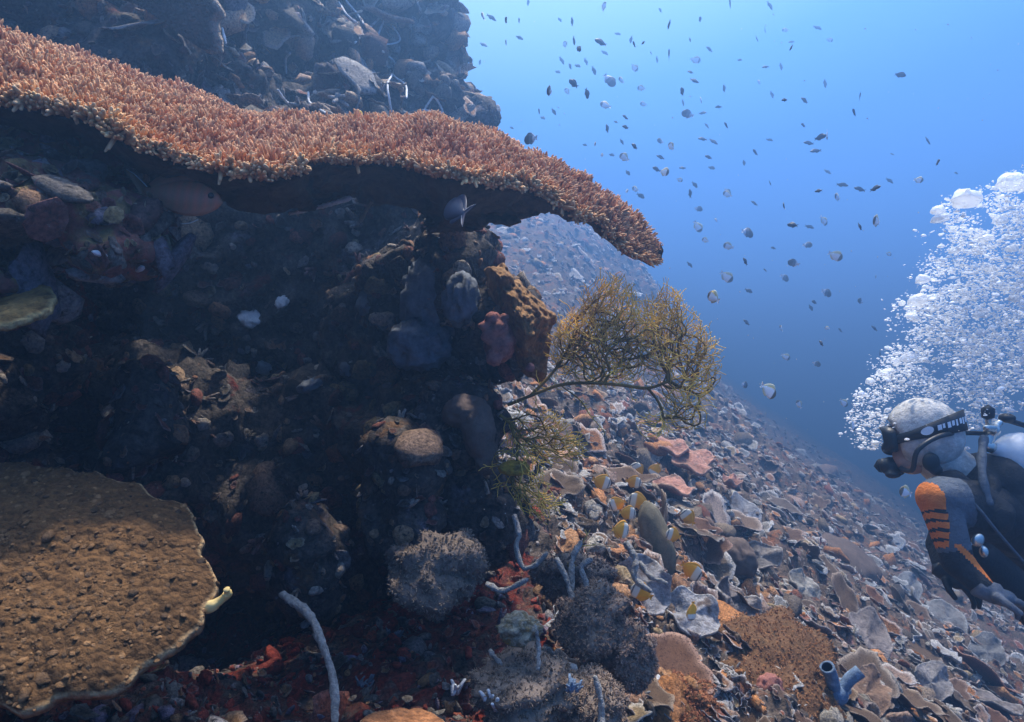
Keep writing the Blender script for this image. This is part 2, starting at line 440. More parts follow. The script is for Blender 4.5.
# diver
M['suit'] = mat('wetsuit', [(.016, .018, .022), (.026, .028, .034)], 10, .7, .7, 38, var=.2)
M['suitblue'] = mat('wetsuit_blue_grey', [(.075, .095, .12), (.10, .12, .15)], 10, .75, .7, 38, var=.15)
M['suitorange'] = mat('wetsuit_orange', [(.62, .16, .025), (.72, .21, .04)], 12, .7, .7, 38, var=.15)
M['jacket'] = mat('diving_jacket', [(.012, .013, .016), (.022, .024, .028)], 14, .6, .4, 120, var=.2)
M['hood'] = mat('grey_hood', [(.40, .39, .37), (.56, .54, .50), (.47, .45, .42)], 12, .85, .6, 45, var=.3)
M['rubber'] = mat('black_rubber', [(.010, .011, .013), (.018, .019, .021)], 12, .45, .1, 200, var=.1, spec=.4)
M['skin'] = mat('skin', [(.42, .25, .18), (.48, .30, .22)], 10, .6, .1, 150, var=.1)
M['tank'] = mat('painted_tank', [(.62, .64, .66), (.70, .71, .72)], 6, .35, .1, 80, var=.08, spec=.5)
M['chrome'] = mat('chromed_brass', [(.6, .58, .52), (.7, .68, .62)], 20, .25, .1, 80, var=.1, spec=.8)
M['chrome'].node_tree.nodes['Principled BSDF'].inputs['Metallic'].default_value = .9
M['glove'] = mat('grey_glove', [(.09, .10, .12), (.16, .17, .19)], 20, .8, .4, 150, var=.25)
M['emblem'] = mat('strap_print', [(.7, .72, .75), (.78, .8, .82)], 10, .6, 0, var=.05)
M['glass'] = mat('mask_glass', [(.02, .03, .04), (.03, .04, .05)], 10, .08, 0, var=0, spec=.9)

# ------------------------------------------------------------------ structure: reef slope
SA, SB, SH = R(35), R(17), 0.92
NV = np.array([math.sin(SA) * math.cos(SB), -math.sin(SA) * math.sin(SB), math.cos(SA)])
SV = np.array([math.sin(SB), math.cos(SB), 0.0])
TV = np.cross(SV, NV)
if TV[0] < 0: TV = -TV
P0 = -SH * NV

def dent(S, T, px, py, d, rad, amp):
    c = np.array(P(px, py, d)) - P0
    return amp * np.exp(-(((S - c @ SV) / rad) ** 2 + ((T - c @ TV) / rad) ** 2))

def slope_disp(S, T):
    q = np.stack([S, T, np.zeros_like(S)], -1)
    dist = np.hypot(S, T)
    far = np.clip((dist - 3) / 12, 0, 1)
    h = .75 * far * fbm(q, 7.0, 3, 11) + .22 * np.clip(dist / 4, .3, 1) * fbm(q, 1.7, 3, 21)
    h += .15 * (fbm(q, .55, 3, 31, ridged=True) - .5) + .06 * fbm(q, .17, 3, 41, ridged=True) + .022 * fbm(q, .06, 2, 51, ridged=True)
    h += dent(S, T, 150, 380, 1.9, .75, -.75) + dent(S, T, 330, 420, 2.3, .6, -.5)
    h -= .5 * np.clip((-T - 4.0) / 3, 0, 1)
    h += 2.2 * np.clip((S - 9) / 9, 0, 1) * np.exp(-((T + 5.0) / 4.0) ** 2)          # the far spur behind the table
    return h - .05

def slope_pt(S, T):
    S = np.asarray(S, float); T = np.asarray(T, float)
    return P0 + S[..., None] * SV + T[..., None] * TV + slope_disp(S.ravel(), T.ravel()).reshape(S.shape)[..., None] * NV

def spaced(lo, hi, n, c, k):
    """grid lines, dense around c"""
    a, b = math.asinh((lo - c) / k), math.asinh((hi - c) / k)
    return c + k * np.sinh(np.linspace(a, b, n))
gs = spaced(-1.6, 70, 520, 1.6, 1.5); gt = spaced(-7.2, 40, 460, 0.1, 1.2)
GS, GT = np.meshgrid(gs, gt, indexing='ij')
SLV = slope_pt(GS, GT).reshape(-1, 3)
ni, nj = GS.shape
ii, jj = np.meshgrid(np.arange(ni - 1), np.arange(nj - 1), indexing='ij')
SLQ = np.stack([ii * nj + jj, (ii + 1) * nj + jj, (ii + 1) * nj + jj + 1, ii * nj + jj + 1], -1).reshape(-1, 4)
if vnormals(SLV, SLQ, np.zeros((0, 3), int)).mean(0) @ NV < 0: SLQ = SLQ[:, ::-1]
fc = SLV[SLQ].mean(1)
# the shaded floor under the table is overgrown in red
near_left = (fc[:, 0] < .13 * fc[:, 1]) & (fc[:, 1] < 2.6)
edge = fbm(fc, .3, 2, 5) * .25
midx = ((fc[:, 0] + edge < .14 * fc[:, 1]) & (fc[:, 1] < 2.6)).astype(int)
mesh_np('reef_slope', SLV, SLQ, [M['slope'], M['redfloor']], True, kind='structure', matidx=midx)

# ------------------------------------------------------------------ structure: reef wall above and behind the table, with the hollow below
def rock(name, lumps, voxel, material, amps, seed, kind='structure'):
    sol = []
    for l in lumps:
        px, py, d, r = l[:4]
        sol.append(blob(P(px, py, d), r, l[4] if len(l) > 4 else None))
    V, Q, T = fuse(sol, voxel, 3)
    N = vnormals(V, Q, T)
    disp = np.zeros(len(V))
    for k, (a, sc, rid) in enumerate(amps): disp += a * (fbm(V, sc, 3, seed + 10 * k, ridged=rid) - (.5 if rid else 0))
    V2 = V + N * disp[:, None]
    V2 += nrm(np.stack([fbm(V, .25, 2, seed + 71), fbm(V, .25, 2, seed + 72), fbm(V, .25, 2, seed + 73)], -1)) * .0
    o = mesh_np(name, V2, [Q, T], material, True, kind=kind)
    return V2, Q, T
wall_lumps = [
    (300, 45, 4.8, (.93, .8, .85)), (255, -130, 5.2, (1.0, .9, 1.0)), (425, 128, 4.5, (.38, .4, .36)), (468, 122, 4.45, (.17, .2, .16)), (412, 40, 4.7, (.33, .4, .27)), (385, -20, 4.8, (.25, .3, .3)),
    (150, 40, 4.0, (1.1, .9, 1.0)), (0, 70, 3.3, (1.2, .9, .9)), (-220, 120, 3.0, (1.5, 1.0, 1.5)), (100, -190, 4.4, (1.3, 1.0, 1.1)), (-120, -160, 3.6, (1.5, .9, 1.0)),
    (60, -10, 2.95, (.75, .45, .24)), (-120, 10, 2.7, (.8, .6, .35)), (225, 95, 3.0, (.25, .25, .20)), (150, 75, 2.8, (.3, .3, .22)), (330, 120, 3.6, (.35, .3, .2)), (260, 30, 3.7, (.3, .3, .2)), (340, 60, 4.0, (.25, .2, .2)),
    (60, 300, 3.1, (.9, .6, .9)), (260, 280, 3.1, (.8, .5, .8)), (380, 250, 2.95, (.40, .4, .50)), (410, 330, 2.6, (.30, .3, .40)),
    (455, 290, 2.3, (.12, .2, .22)), (420, 450, 2.4, (.26, .25, .30)), (455, 420, 2.1, (.10, .14, .14)), (330, 500, 2.6, (.5, .4, .5)), (150, 480, 2.5, (.6, .4, .5)),
    (-150, 420, 2.0, (.6, .5, .8)), (480, 505, 2.15, (.11, .16, .16)), (310, 540, 1.85, (.045, .08, .18)), (395, 505, 1.95, (.10, .10, .17)), (145, 430, 1.6, (.06, .07, .13)), (500, 330, 2.2, (.10, .14, .14))]
WV, WQ, WT = rock('reef_wall', wall_lumps, .028, M['wall'], [(.16, .7, True), (.085, .22, True), (.04, .085, True)], 100)
LV, LQ, LT = rock('reef_ledge', [(-40, 205, 1.30, (.33, .26, .115)), (80, 225, 1.28, (.14, .2, .07)), (-30, 288, 1.18, (.13, .14, .035)), (120, 255, 1.25, (.07, .12, .04)),
                                 (-200, 215, 1.5, (.5, .4, .3)), (60, 165, 1.45, (.16, .2, .05))],
                  .011, mat('ledge_growth', [(.06, .04, .025), (.20, .14, .06), (.26, .09, .07), (.15, .10, .07), (.32, .24, .13)], 9, .9, .9, 60,
                            patches=[((.18, .05, .055), 6, .56, .62), ((.22, .16, .05), 5, .60, .66)], var=.5), [(.05, .22, True), (.022, .07, True), (.008, .025, False)], 300)

allV = np.vstack([SLV, WV, LV]); o1 = len(SLV); o2 = o1 + len(WV)
polys = SLQ.tolist() + (WQ + o1).tolist() + (WT + o1).tolist() + (LQ + o2).tolist() + (LT + o2).tolist()
BVH = BVHTree.FromPolygons(allV.tolist(), polys)
BVH_SLOPE = BVHTree.FromPolygons(SLV.tolist(), SLQ.tolist())

def hit(px, py, tree=None):
    d = P(px, py, 1.0).normalized()
    loc, n, i, dist = (tree or BVH).ray_cast(Vector((0, 0, 0)), d, 80)
    if loc is None:
        loc = P(px, py, 6.0); n = Vector(NV)
    if n.dot(d) > 0: n = -n
    return loc, n

# ------------------------------------------------------------------ haze: the water itself
b = Bag()
HX0, HX1, HY0, HY1, HZ0, HZ1 = -32, 60, -4, 85, -36, 5.4
hv = [(x, y, z) for x in (HX0, HX1) for y in (HY0, HY1) for z in (HZ0, HZ1)]
hq = [(0, 1, 3, 2), (4, 6, 7, 5), (0, 4, 5, 1), (2, 3, 7, 6), (0, 2, 6, 4), (1, 5, 7, 3)]
hm = bpy.data.materials.new('water_haze'); hm.use_nodes = True
hn = hm.node_tree.nodes; hn.clear()
ho = hn.new('ShaderNodeOutputMaterial'); hp = hn.new('ShaderNodeVolumePrincipled')
hp.inputs['Color'].default_value = (.20, .44, .93, 1)
hp.inputs['Density'].default_value = .064
hp.inputs['Anisotropy'].default_value = 0.66
hm.node_tree.links.new(hp.outputs[0], ho.inputs['Volume'])
hz = mesh_np('haze', np.array(hv, float), np.array(hq), hm, False, kind='stuff')
hz['label'] = 'clear blue sea water filling the whole scene'; hz['category'] = 'water'

# ------------------------------------------------------------------ table coral
near_px = [(-140, 50, 1.12), (-60, 76, 1.15), (0, 92, 1.17), (60, 105, 1.2), (120, 128, 1.22), (180, 152, 1.25), (235, 168, 1.28), (290, 168, 1.33), (335, 155, 1.47),
           (385, 158, 1.57), (425, 163, 1.47), (455, 172, 1.45), (500, 184, 1.52), (540, 196, 1.62), (590, 218, 1.76), (625, 244, 1.88), (652, 260, 1.98), (661, 260, 2.03)]
far_px = [(-140, -5, 1.8), (-60, 24, 1.85), (0, 44, 1.9), (60, 60, 1.95), (150, 92, 2.0), (250, 124, 2.1), (330, 135, 2.2), (380, 130, 2.3), (430, 130, 2.12), (480, 143, 1.98),
          (520, 161, 1.93), (570, 187, 1.95), (615, 210, 2.0), (645, 236, 2.04), (660, 256, 2.04), (662, 260, 2.04)]
def rim_curve(l, n):
    c = catmull([np.array(P(*p)) for p in l], 1200)
    x = c[:, 0] / c[:, 1]
    t = np.linspace(x[0], x[-1], n)
    order = np.argsort(x)
    return np.stack([np.interp(t, x[order], c[order, k]) for k in range(3)], -1)
NA, NB = 220, 70
RN, RF = rim_curve(near_px, NA), rim_curve(far_px, NA)
out_dir = nrm(RN - RF)
lobe = .06 * fbm(RN, .16, 2, 77) + .03 * fbm(RN, .06, 2, 78)
RN = RN + out_dir * lobe[:, None]
bb = np.linspace(0, 1, NB)
TOP = RN[:, None] * (1 - bb)[None, :, None] + RF[:, None] * bb[None, :, None]
TOP[:, :, 2] += .05 * np.sin(bb * math.pi)[None, :] ** 1 + .035 * fbm(TOP.reshape(-1, 3), .16, 3, 79).reshape(NA, NB)
du = np.gradient(TOP, axis=0); dv = np.gradient(TOP, axis=1)
TN = nrm(np.cross(du, dv))
if TN[..., 2].mean() < 0: TN = -TN
tx = np.linspace(0, 1, NA)[:, None]
thick = .014 + .10 * (np.sin(np.clip(bb, 0, 1) * math.pi) ** .8)[None, :] * (np.clip((1 - tx) * 2.2, 0.02, 1) + 1.0 * np.exp(-((tx - .74) / .12) ** 2)) * (1 + .3 * fbm(TOP.reshape(-1, 3), .1, 2, 80).reshape(NA, NB))
thick = thick + (.022 * fbm(TOP.reshape(-1, 3), .05, 3, 83, ridged=True).reshape(NA, NB)) * np.clip(np.sin(bb * math.pi) * 3, 0, 1)[None, :]
BOT = TOP - TN * thick[..., None] - np.array([0, 0, 1.0]) * .3 * thick[..., None]
nv = NA * NB
i, j = np.meshgrid(np.arange(NA - 1), np.arange(NB - 1), indexing='ij')
q1 = np.stack([i * NB + j, (i + 1) * NB + j, (i + 1) * NB + j + 1, i * NB + j + 1], -1).reshape(-1, 4)
q2 = q1[:, ::-1] + nv
sides = []
for bidx in (0, NB - 1):
    k = np.arange(NA - 1); sides.append(np.stack([k * NB + bidx, (k + 1) * NB + bidx, (k + 1) * NB + bidx + nv, k * NB + bidx + nv], -1))
for aidx in (0, NA - 1):
    k = np.arange(NB - 1); sides.append(np.stack([aidx * NB + k, aidx * NB + k + 1, aidx * NB + k + 1 + nv, aidx * NB + k + nv], -1))
table = empty('table_coral', P(150, 150, 2.0))
table_base = Vector(table.location)
def under(o, root):
    """parent keeping world coordinates (roots are only translated)"""
    o.parent = root; o.location = -root.location; return o
tag(table, 'wide orange-brown table coral jutting out over the dark hollow', 'coral')
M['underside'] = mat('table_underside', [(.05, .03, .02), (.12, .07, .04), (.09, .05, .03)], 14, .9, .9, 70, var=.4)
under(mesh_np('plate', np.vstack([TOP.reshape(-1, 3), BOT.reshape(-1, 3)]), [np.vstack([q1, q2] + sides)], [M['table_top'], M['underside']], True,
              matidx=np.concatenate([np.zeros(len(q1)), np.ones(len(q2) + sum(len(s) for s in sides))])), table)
stalk_p = [P(120, 240, 2.5), P(125, 215, 2.2), P(130, 190, 1.95), P(140, 165, 1.75)]
V, Q, T = tube_arrays(catmull(stalk_p, 16), np.linspace(.14, .12, 16), 20, True, .3, 4)
under(mesh_np('stalk', V, [Q, T], M['underside']), table)

def branch_template(rng, nub):
    """small coral branchlet along +Z of unit length"""
    b = Bag()
    n = 5
    bend = rng.uniform(-.22, .22, 2)
    t = np.linspace(0, 1, n)
    path = np.stack([bend[0] * t ** 2, bend[1] * t ** 2, t], -1)
    V, Q, T = tube_arrays(path, np.array([.20, .175, .155, .135, .10]), 6)
    b.add(V, Q, T, (V[:, 2:3] ** 2) * np.ones((1, 3)))
    for k in range(nub):
        a = rng.uniform(0, 6.28); h = rng.uniform(.25, .6); l = rng.uniform(.32, .55)
        s = np.array([bend[0] * h * h, bend[1] * h * h, h]); d = np.array([math.cos(a) * .75, math.sin(a) * .75, .75])
        V, Q, T = tube_arrays(np.array([s, s + d * l * .5, s + d * l + np.array([0, 0, .08])]), np.array([.14, .125, .08]), 5)
        w = np.clip(np.linspace(0, 1, 1) + np.linalg.norm(V - s, axis=1, keepdims=True) / l, 0, 1) ** 2
        b.add(V, Q, T, w * np.ones((1, 3)))
    return np.vstack(b.V), np.vstack(b.Q), np.vstack(b.T), np.vstack(b.C)[:, 0]
rng = np.random.default_rng(3)
BT = [branch_template(rng, k % 4) for k in range(14)]
# spots over the top, spaced by area
area = np.linalg.norm(np.cross(du, dv), axis=-1)[:-1, :-1]
cells = rng.choice(area.size, 20000, p=(area / area.sum()).ravel())
ca, cb = np.unravel_index(cells, area.shape)
fa, fb = rng.random(len(ca)), rng.random(len(ca))
def interp(G, ca, cb, fa, fb):
    fa, fb = fa[:, None], fb[:, None]
    return G[ca, cb] * (1 - fa) * (1 - fb) + G[ca + 1, cb] * fa * (1 - fb) + G[ca, cb + 1] * (1 - fa) * fb + G[ca + 1, cb + 1] * fa * fb
bp = interp(TOP, ca, cb, fa, fb); bn = interp(TN, ca, cb, fa, fb); bd = (cb + fb) / (NB - 1); ba = (ca + fa) / (NA - 1)
# thin out spots that crowd (grid rejection)
key = np.floor(bp / .0080).astype(int); _, keep = np.unique(key, axis=0, return_index=True)
bp, bn, bd, ba, ca = bp[keep], bn[keep], bd[keep], ba[keep], ca[keep]
# fingers along the near rim and round the tip, reaching outwards
ra_ = rng.uniform(0, 1, 900) ** .9; ri = np.minimum((ra_ * (NA - 1)).astype(int), NA - 2); rf = (ra_ * (NA - 1) - ri)[:, None]
rp = TOP[ri, 0] * (1 - rf) + TOP[ri + 1, 0] * rf - TN[ri, 0] * rng.uniform(0, .012, (900, 1))
bp = np.vstack([bp, rp]); bn = np.vstack([bn, TN[ri, 0] * .5]); bd = np.concatenate([bd, np.zeros(900)]); ba = np.concatenate([ba, ra_]); ca = np.concatenate([ca, ri])
edgeN = np.clip(1 - bd / .07, 0, 1); edgeF = np.clip((bd - .9) / .1, 0, 1)
tipR = np.clip((ba - .96) / .04, 0, 1)
od = out_dir[ca]
dirs = nrm(bn * .8 + np.array([0, 0, .35]) + od * (1.5 * edgeN - .7 * edgeF)[:, None] + np.array([1, 0, -.2]) * tipR[:, None] + rng.normal(0, .42, bp.shape))
leng = rng.uniform(.017, .033, len(bp)) * (1 + .35 * edgeN) * (1 - .45 * tipR) * (1 + .55 * fbm(bp, .09, 2, 81))
base = np.array([.39, .182, .074]) * (1 + rng.normal(0, .20, (len(bp), 1))) * np.array([1, 1, 1.0]) + np.array([.05, .035, .0]) * fbm(bp, .25, 2, 82)[:, None]
base = base + edgeN[:, None] * np.array([.05, .025, .0])
tipc = base * 1.4 + np.array([.13, .10, .06]) + edgeN[:, None] * np.array([.14, .10, .05]) * rng.random((len(bp), 1)) * 2
rank = np.argsort(bd + rng.random(len(bd)) * .02 + (ba < .2) * .5)
single = set(rank[:300].tolist())
bag = GBag()
allidx = np.arange(len(bp)); which = rng.integers(0, len(BT), len(bp))
mask = np.ones(len(bp), bool); mask[list(single)] = False
for k, t in enumerate(BT):
    s = allidx[(which == k) & mask]
    stamp(bag, t, bp[s] - dirs[s] * .004, dirs[s], leng[s][:, None] * np.array([[.68, .68, 1]]), rng, (base[s], tipc[s]))
under(bag.build('branches', M['branchmass'], kind='stuff'), table)
btm = []
for k, t in enumerate(BT):
    bcol = np.array([.42, .20, .08]); tcol = np.array([.70, .46, .24])
    c = bcol * (1 - t[3][:, None]) + tcol * t[3][:, None]
    o = mesh_np('branch', t[0], [t[1], t[2]], M['branch'], True, c); btm.append(o.data); bpy.data.objects.remove(o)
for s in single:
    o = bpy.data.objects.new('branch', btm[which[s]]); COL.objects.link(o); o.parent = table
    Mx = frames(dirs[s:s + 1], np.array([rng.uniform(0, 6.28)]))[0]
    o.matrix_local = Matrix.Translation(Vector(bp[s] - dirs[s] * .004) - table_base) @ Matrix(Mx.tolist()).to_4x4() @ Matrix.Diagonal((leng[s] * .74, leng[s] * .74, leng[s] * 1.0, 1))

# ------------------------------------------------------------------ templates for reef growth
def plate_template(rng, nth=28, nr=5, thick=.05, lobes=None):
    lobes = lobes or rng.integers(3, 6)
    th = np.linspace(0, 2 * math.pi, nth, endpoint=False)
    ph = rng.uniform(0, 6.28, 4)
    rad = 1 + .12 * np.sin(lobes * th + ph[0]) + .45 * fbm(np.stack([np.cos(th), np.sin(th), 0 * th + ph[1] * 9], -1), .7, 3, 5)
    rad *= 1 - .4 * np.clip(np.cos(th + ph[3]) - .3, 0, 1)
    ex = rng.uniform(.75, 1.25)
    rr = (np.arange(1, nr + 1) / nr) ** .8
    X = rr[:, None] * (rad * np.cos(th))[None] * ex; Y = rr[:, None] * (rad * np.sin(th))[None] / ex
    cup = rng.uniform(.0, .22); ruf = rng.uniform(.03, .11); kf = rng.integers(4, 9)
    Z = cup * rr[:, None] ** 2 + ruf * rr[:, None] ** 3 * np.sin(kf * th + ph[2])[None] + .04 * np.sin(3 * X + ph[0]) * np.cos(4 * Y + ph[1])
    top = np.stack([X, Y, Z], -1).reshape(-1, 3)
    bot = top - np.array([0, 0, thick]) - np.array([0, 0, .25]) * np.repeat((1 - rr) ** 1.5, nth)[:, None]
    V = np.vstack([top, bot, [[0, 0, 0]], [[0, 0, -.4]]])
    i, j = np.meshgrid(np.arange(nr - 1), np.arange(nth), indexing='ij'); j2 = (j + 1) % nth
    qt = np.stack([i * nth + j, (i + 1) * nth + j, (i + 1) * nth + j2, i * nth + j2], -1).reshape(-1, 4)
    m = nr * nth; k = np.arange(nth); k2 = (k + 1) % nth; e = (nr - 1) * nth
    Q = np.vstack([qt, qt[:, ::-1] + m, np.stack([e + k, e + k + m, e + k2 + m, e + k2], -1)])
    T = np.vstack([np.stack([np.full(nth, 2 * m), k, k2], -1), np.stack([np.full(nth, 2 * m + 1), m + k2, m + k], -1)])
    w = np.clip((rr - .84) / .16, 0, 1)
    W = np.concatenate([np.repeat(w, nth), np.repeat(w * .5, nth), [0, 0]])
    return V, Q, T, W
def nub_template(rng, knob=.5, fine=False):
    I, IT = (ICO3, ICO3T) if fine else (ICO2, ICO2T)
    o_ = rng.uniform(-50, 50, 3)
    V = I * (1 + knob * fbm(I + o_, .9, 2, 9)[:, None] + .45 * (fbm(I + o_, .38, 2, 19, ridged=True) - .3)[:, None]); V[:, 2] *= .75
    return V, np.zeros((0, 4), int), IT, np.clip((V[:, 2] - .25) * 1.1, 0, 1)
def finger_template(rng):
    b = Bag()
    for k in range(rng.integers(2, 5)):
        a, l = rng.uniform(0, 6.28), rng.uniform(.6, 1.1); s = rng.uniform(.2, .6)
        path = np.stack([np.cos(a) * s * np.linspace(0, 1, 4) ** 1.3, np.sin(a) * s * np.linspace(0, 1, 4) ** 1.3, np.linspace(-.1, l, 4)], -1)
        V, Q, T = tube_arrays(path, np.array([.16, .14, .12, .08]), 5); b.add(V, Q, T, np.clip(V[:, 2:3] / l, 0, 1) ** 2 * np.ones((1, 3)))
    return np.vstack(b.V), np.vstack(b.Q), np.vstack(b.T), np.vstack(b.C)[:, 0]
rng = np.random.default_rng(12)
PT_LO = [plate_template(rng, 20, 3, .055) for _ in range(14)]
PT_HI = [plate_template(rng, 48, 7, .035) for _ in range(18)]
NT = [nub_template(rng) for _ in range(10)]; NTF = [nub_template(rng, .5, True) for _ in range(10)]
FT = [finger_template(rng) for _ in range(8)]

PT_TINY = [plate_template(rng, 9, 2, .10) for _ in range(8)]
def ruffle_template(rng):
    n = 18; t = np.linspace(-1, 1, n); ph = rng.uniform(0, 6.28, 3)
    y = .30 * np.sin(rng.uniform(2, 4.5) * t + ph[0]) + .12 * np.sin(9 * t + ph[1]); hgt = .42 * (1 - .6 * t ** 2) + .07 * np.sin(7 * t + ph[2])
    lean = .22 * np.sin(5 * t + ph[2]) + rng.uniform(-.3, .3)
    rows = [np.stack([t, y + s_ * .035 + l_ * lean, z_], -1) for s_, l_, z_ in ((1, 0, -.25 + 0 * t), (1, .5, hgt * .55), (.8, 1, hgt), (-.8, 1, hgt), (-1, .5, hgt * .55), (-1, 0, -.25 + 0 * t))]
    V = np.vstack(rows); k = np.arange(n - 1)
    Q = np.vstack([np.stack([i * n + k, i * n + k + 1, (i + 1) * n + k + 1, (i + 1) * n + k], -1) for i in range(5)])
    return V, Q, np.zeros((0, 3), int), np.repeat([0, .25, 1, 1, .25, 0], n).astype(float)
RT = [ruffle_template(rng) for _ in range(12)]
PALETTE = np.array([(.19, .14, .10), (.27, .24, .20), (.15, .11, .075), (.32, .16, .07), (.36, .15, .05), (.24, .16, .12), (.10, .075, .055), (.33, .30, .27), (.28, .20, .11), (.20, .07, .04)])
GREY = np.array([(.20, .175, .15), (.27, .25, .23), (.15, .125, .105), (.23, .18, .14), (.31, .29, .27)])

def slope_scatter(n, rng, r0, r1, th0=-1.25, th1=1.5, power=1.0):
    """points on the slope, as dense as they look even from the diver's distance"""
    r = np.exp(rng.uniform(math.log(r0), math.log(r1), n)); th = rng.uniform(th0, th1, n)
    S, T = r * np.cos(th), r * np.sin(th)
    p = slope_pt(S, T); e = .02
    pa, pb = slope_pt(S + e, T), slope_pt(S, T + e)
    N = nrm(np.cross(pa - p, pb - p)); N[(N @ NV) < 0] *= -1
    return p, N, r
UP = np.array([0, 0, 1.0])
def in_shade(p):
    """the hollow under the table, where little grows"""
    return (p[:, 0] < .06 * p[:, 1]) & (p[:, 1] < 3.2)

# ---- loose mass of encrusting growth on the slope
rng = np.random.default_rng(22)
bag = GBag()
p, N, r = slope_scatter(52000, rng, 1.0, 40)
sel = ~in_shade(p); p, N, r = p[sel], N[sel], r[sel]
kind = rng.random(len(p))
hue_n = fbm(p, .8, 2, 61)
def warm(c, r, rng):
    """tints pieces orange and rust more often nearer the camera"""
    m = rng.random(len(c)) < np.clip((5.0 - r) / 3.5, 0.05, .62)
    c = c.copy(); c[m] = np.array([(.30, .13, .05), (.26, .09, .045), (.34, .18, .10), (.22, .13, .07)])[rng.integers(0, 4, m.sum())] * (1 + rng.normal(0, .2, (m.sum(), 1)))
    return c
def colony(c, p, pal, rng, share=.7, size=.34):
    """neighbours mostly belong to one colony and share its pigment"""
    f = (fbm(p, size, 2, 91) * .5 + .5) * 3.999 * len(pal) / 2 + (fbm(p, size * 3, 2, 92) * .5 + .5) * len(pal)
    m = rng.random(len(p)) < share
    c = c.copy(); c[m] = 1.25 * pal[np.floor(f[m]).astype(int) % len(pal)] * (1 + rng.normal(0, .15, (m.sum(), 1)))
    return c
def palcols(n, pal, rng): return 1.25 * pal[rng.integers(0, len(pal), n)] * (1 + rng.normal(0, .18, (n, 1)))
for k, t in enumerate(NTF + NT):
    nearp = r < 3.6
    s = np.where((kind < .30) & (nearp if k < len(NTF) else ~nearp) & (np.arange(len(p)) % len(NT) == k % len(NT)))[0]
    sc = rng.lognormal(math.log(.013), .55, (len(s), 1)) * np.minimum(.8 + r[s][:, None] * .17, 3.0) * np.array([[1.2, 1, .8]])
    c = palcols(len(s), PALETTE, rng); c = warm(c, r[s], rng); c = colony(c, p[s], PALETTE, rng); stamp(bag, t, p[s], N[s] + rng.normal(0, .3, (len(s), 3)), sc, rng, (c, c * 1.5 + .04))
for k, t in enumerate(FT):
    s = np.where((kind >= .30) & (kind < .42) & (np.arange(len(p)) % len(FT) == k))[0]
    sc = rng.lognormal(math.log(.020), .4, (len(s), 1)) * np.minimum(.75 + r[s][:, None] * .10, 2.6)
    c = palcols(len(s), PALETTE, rng); stamp(bag, t, p[s], N[s] * .7 + UP * .5 + rng.normal(0, .3, (len(s), 3)), sc, rng, (c, c * .6 + .32))
for k, t in enumerate(PT_LO):
    s = np.where((kind >= .42) & (np.arange(len(p)) % len(PT_LO) == k))[0]
    sc = rng.lognormal(math.log(.024), .5, (len(s), 1)) * np.minimum(.75 + r[s][:, None] * .10, 2.6)
    c = palcols(len(s), np.vstack([GREY, PALETTE[2:7]]), rng)
    fr = np.clip((r[s] - 3) / 4, 0, 1)[:, None]; c = c * (1 - fr) + np.array([.27, .27, .27]) * (1 + rng.normal(0, .2, (len(s), 1))) * fr; c = warm(c, r[s], rng); c = colony(c, p[s], np.vstack([PALETTE, GREY]), rng, .6)  # far plates painted greyer, as distance haze would make them
    stamp(bag, t, p[s] + N[s] * sc[:, :1] * .15, N[s] * .62 + UP * .38 + np.array([.12, -.12, 0]) + rng.normal(0, .13, (len(s), 3)), sc, rng, (c, c * .5 + .48))
# foliose ruffles with pale growing edges
p, N, r = slope_scatter(12000, rng, 1.2, 25)
sel = ~in_shade(p) & (fbm(p, .6, 2, 64) > -.12); p, N, r = p[sel], N[sel], r[sel]
for k, t in enumerate(RT):
    s = np.arange(k, len(p), len(RT)); sc = rng.lognormal(math.log(.022), .45, (len(s), 1)) * np.minimum(.7 + r[s][:, None] * .14, 2.4)
    c = palcols(len(s), np.vstack([GREY, PALETTE[3:6]]), rng); c = warm(c, r[s], rng)
    stamp(bag, t, p[s] + N[s] * sc * .1, N[s] * .7 + UP * .4 + rng.normal(0, .25, (len(s), 3)), sc, rng, (c, c * .4 + .54))
# finest layer: curled chips, tubes and white-edged flakes
p, N, r = slope_scatter(42000, rng, 1.0, 18)
sel = ~in_shade(p); p, N, r = p[sel], N[sel], r[sel]
BRIGHT = np.array([(.34, .31, .29), (.42, .40, .39), (.36, .17, .08), (.30, .13, .09), (.16, .12, .09), (.06, .05, .04), (.26, .20, .17), (.40, .26, .17)])
for k, t in enumerate(PT_TINY):
    s = np.arange(k, len(p), len(PT_TINY)); sc = rng.lognormal(math.log(.0075), .45, (len(s), 1)) * np.minimum(.6 + r[s][:, None] * .26, 3)
    c = palcols(len(s), BRIGHT, rng) * .8
    c = warm(c, r[s], rng); c = colony(c, p[s], PALETTE, rng, .5)
    stamp(bag, t, p[s] + N[s] * (rng.uniform(.1, .9, (len(s), 1)) * sc), N[s] * .8 + UP * .3 + rng.normal(0, .2, (len(s), 3)), sc, rng, (c, c * .6 + .40))
o = bag.build('encrusting_growth', M['clutter'], kind='stuff')
o['label'] = 'crust of small corals, algae and rubble covering the reef slope'; o['category'] = 'reef growth'

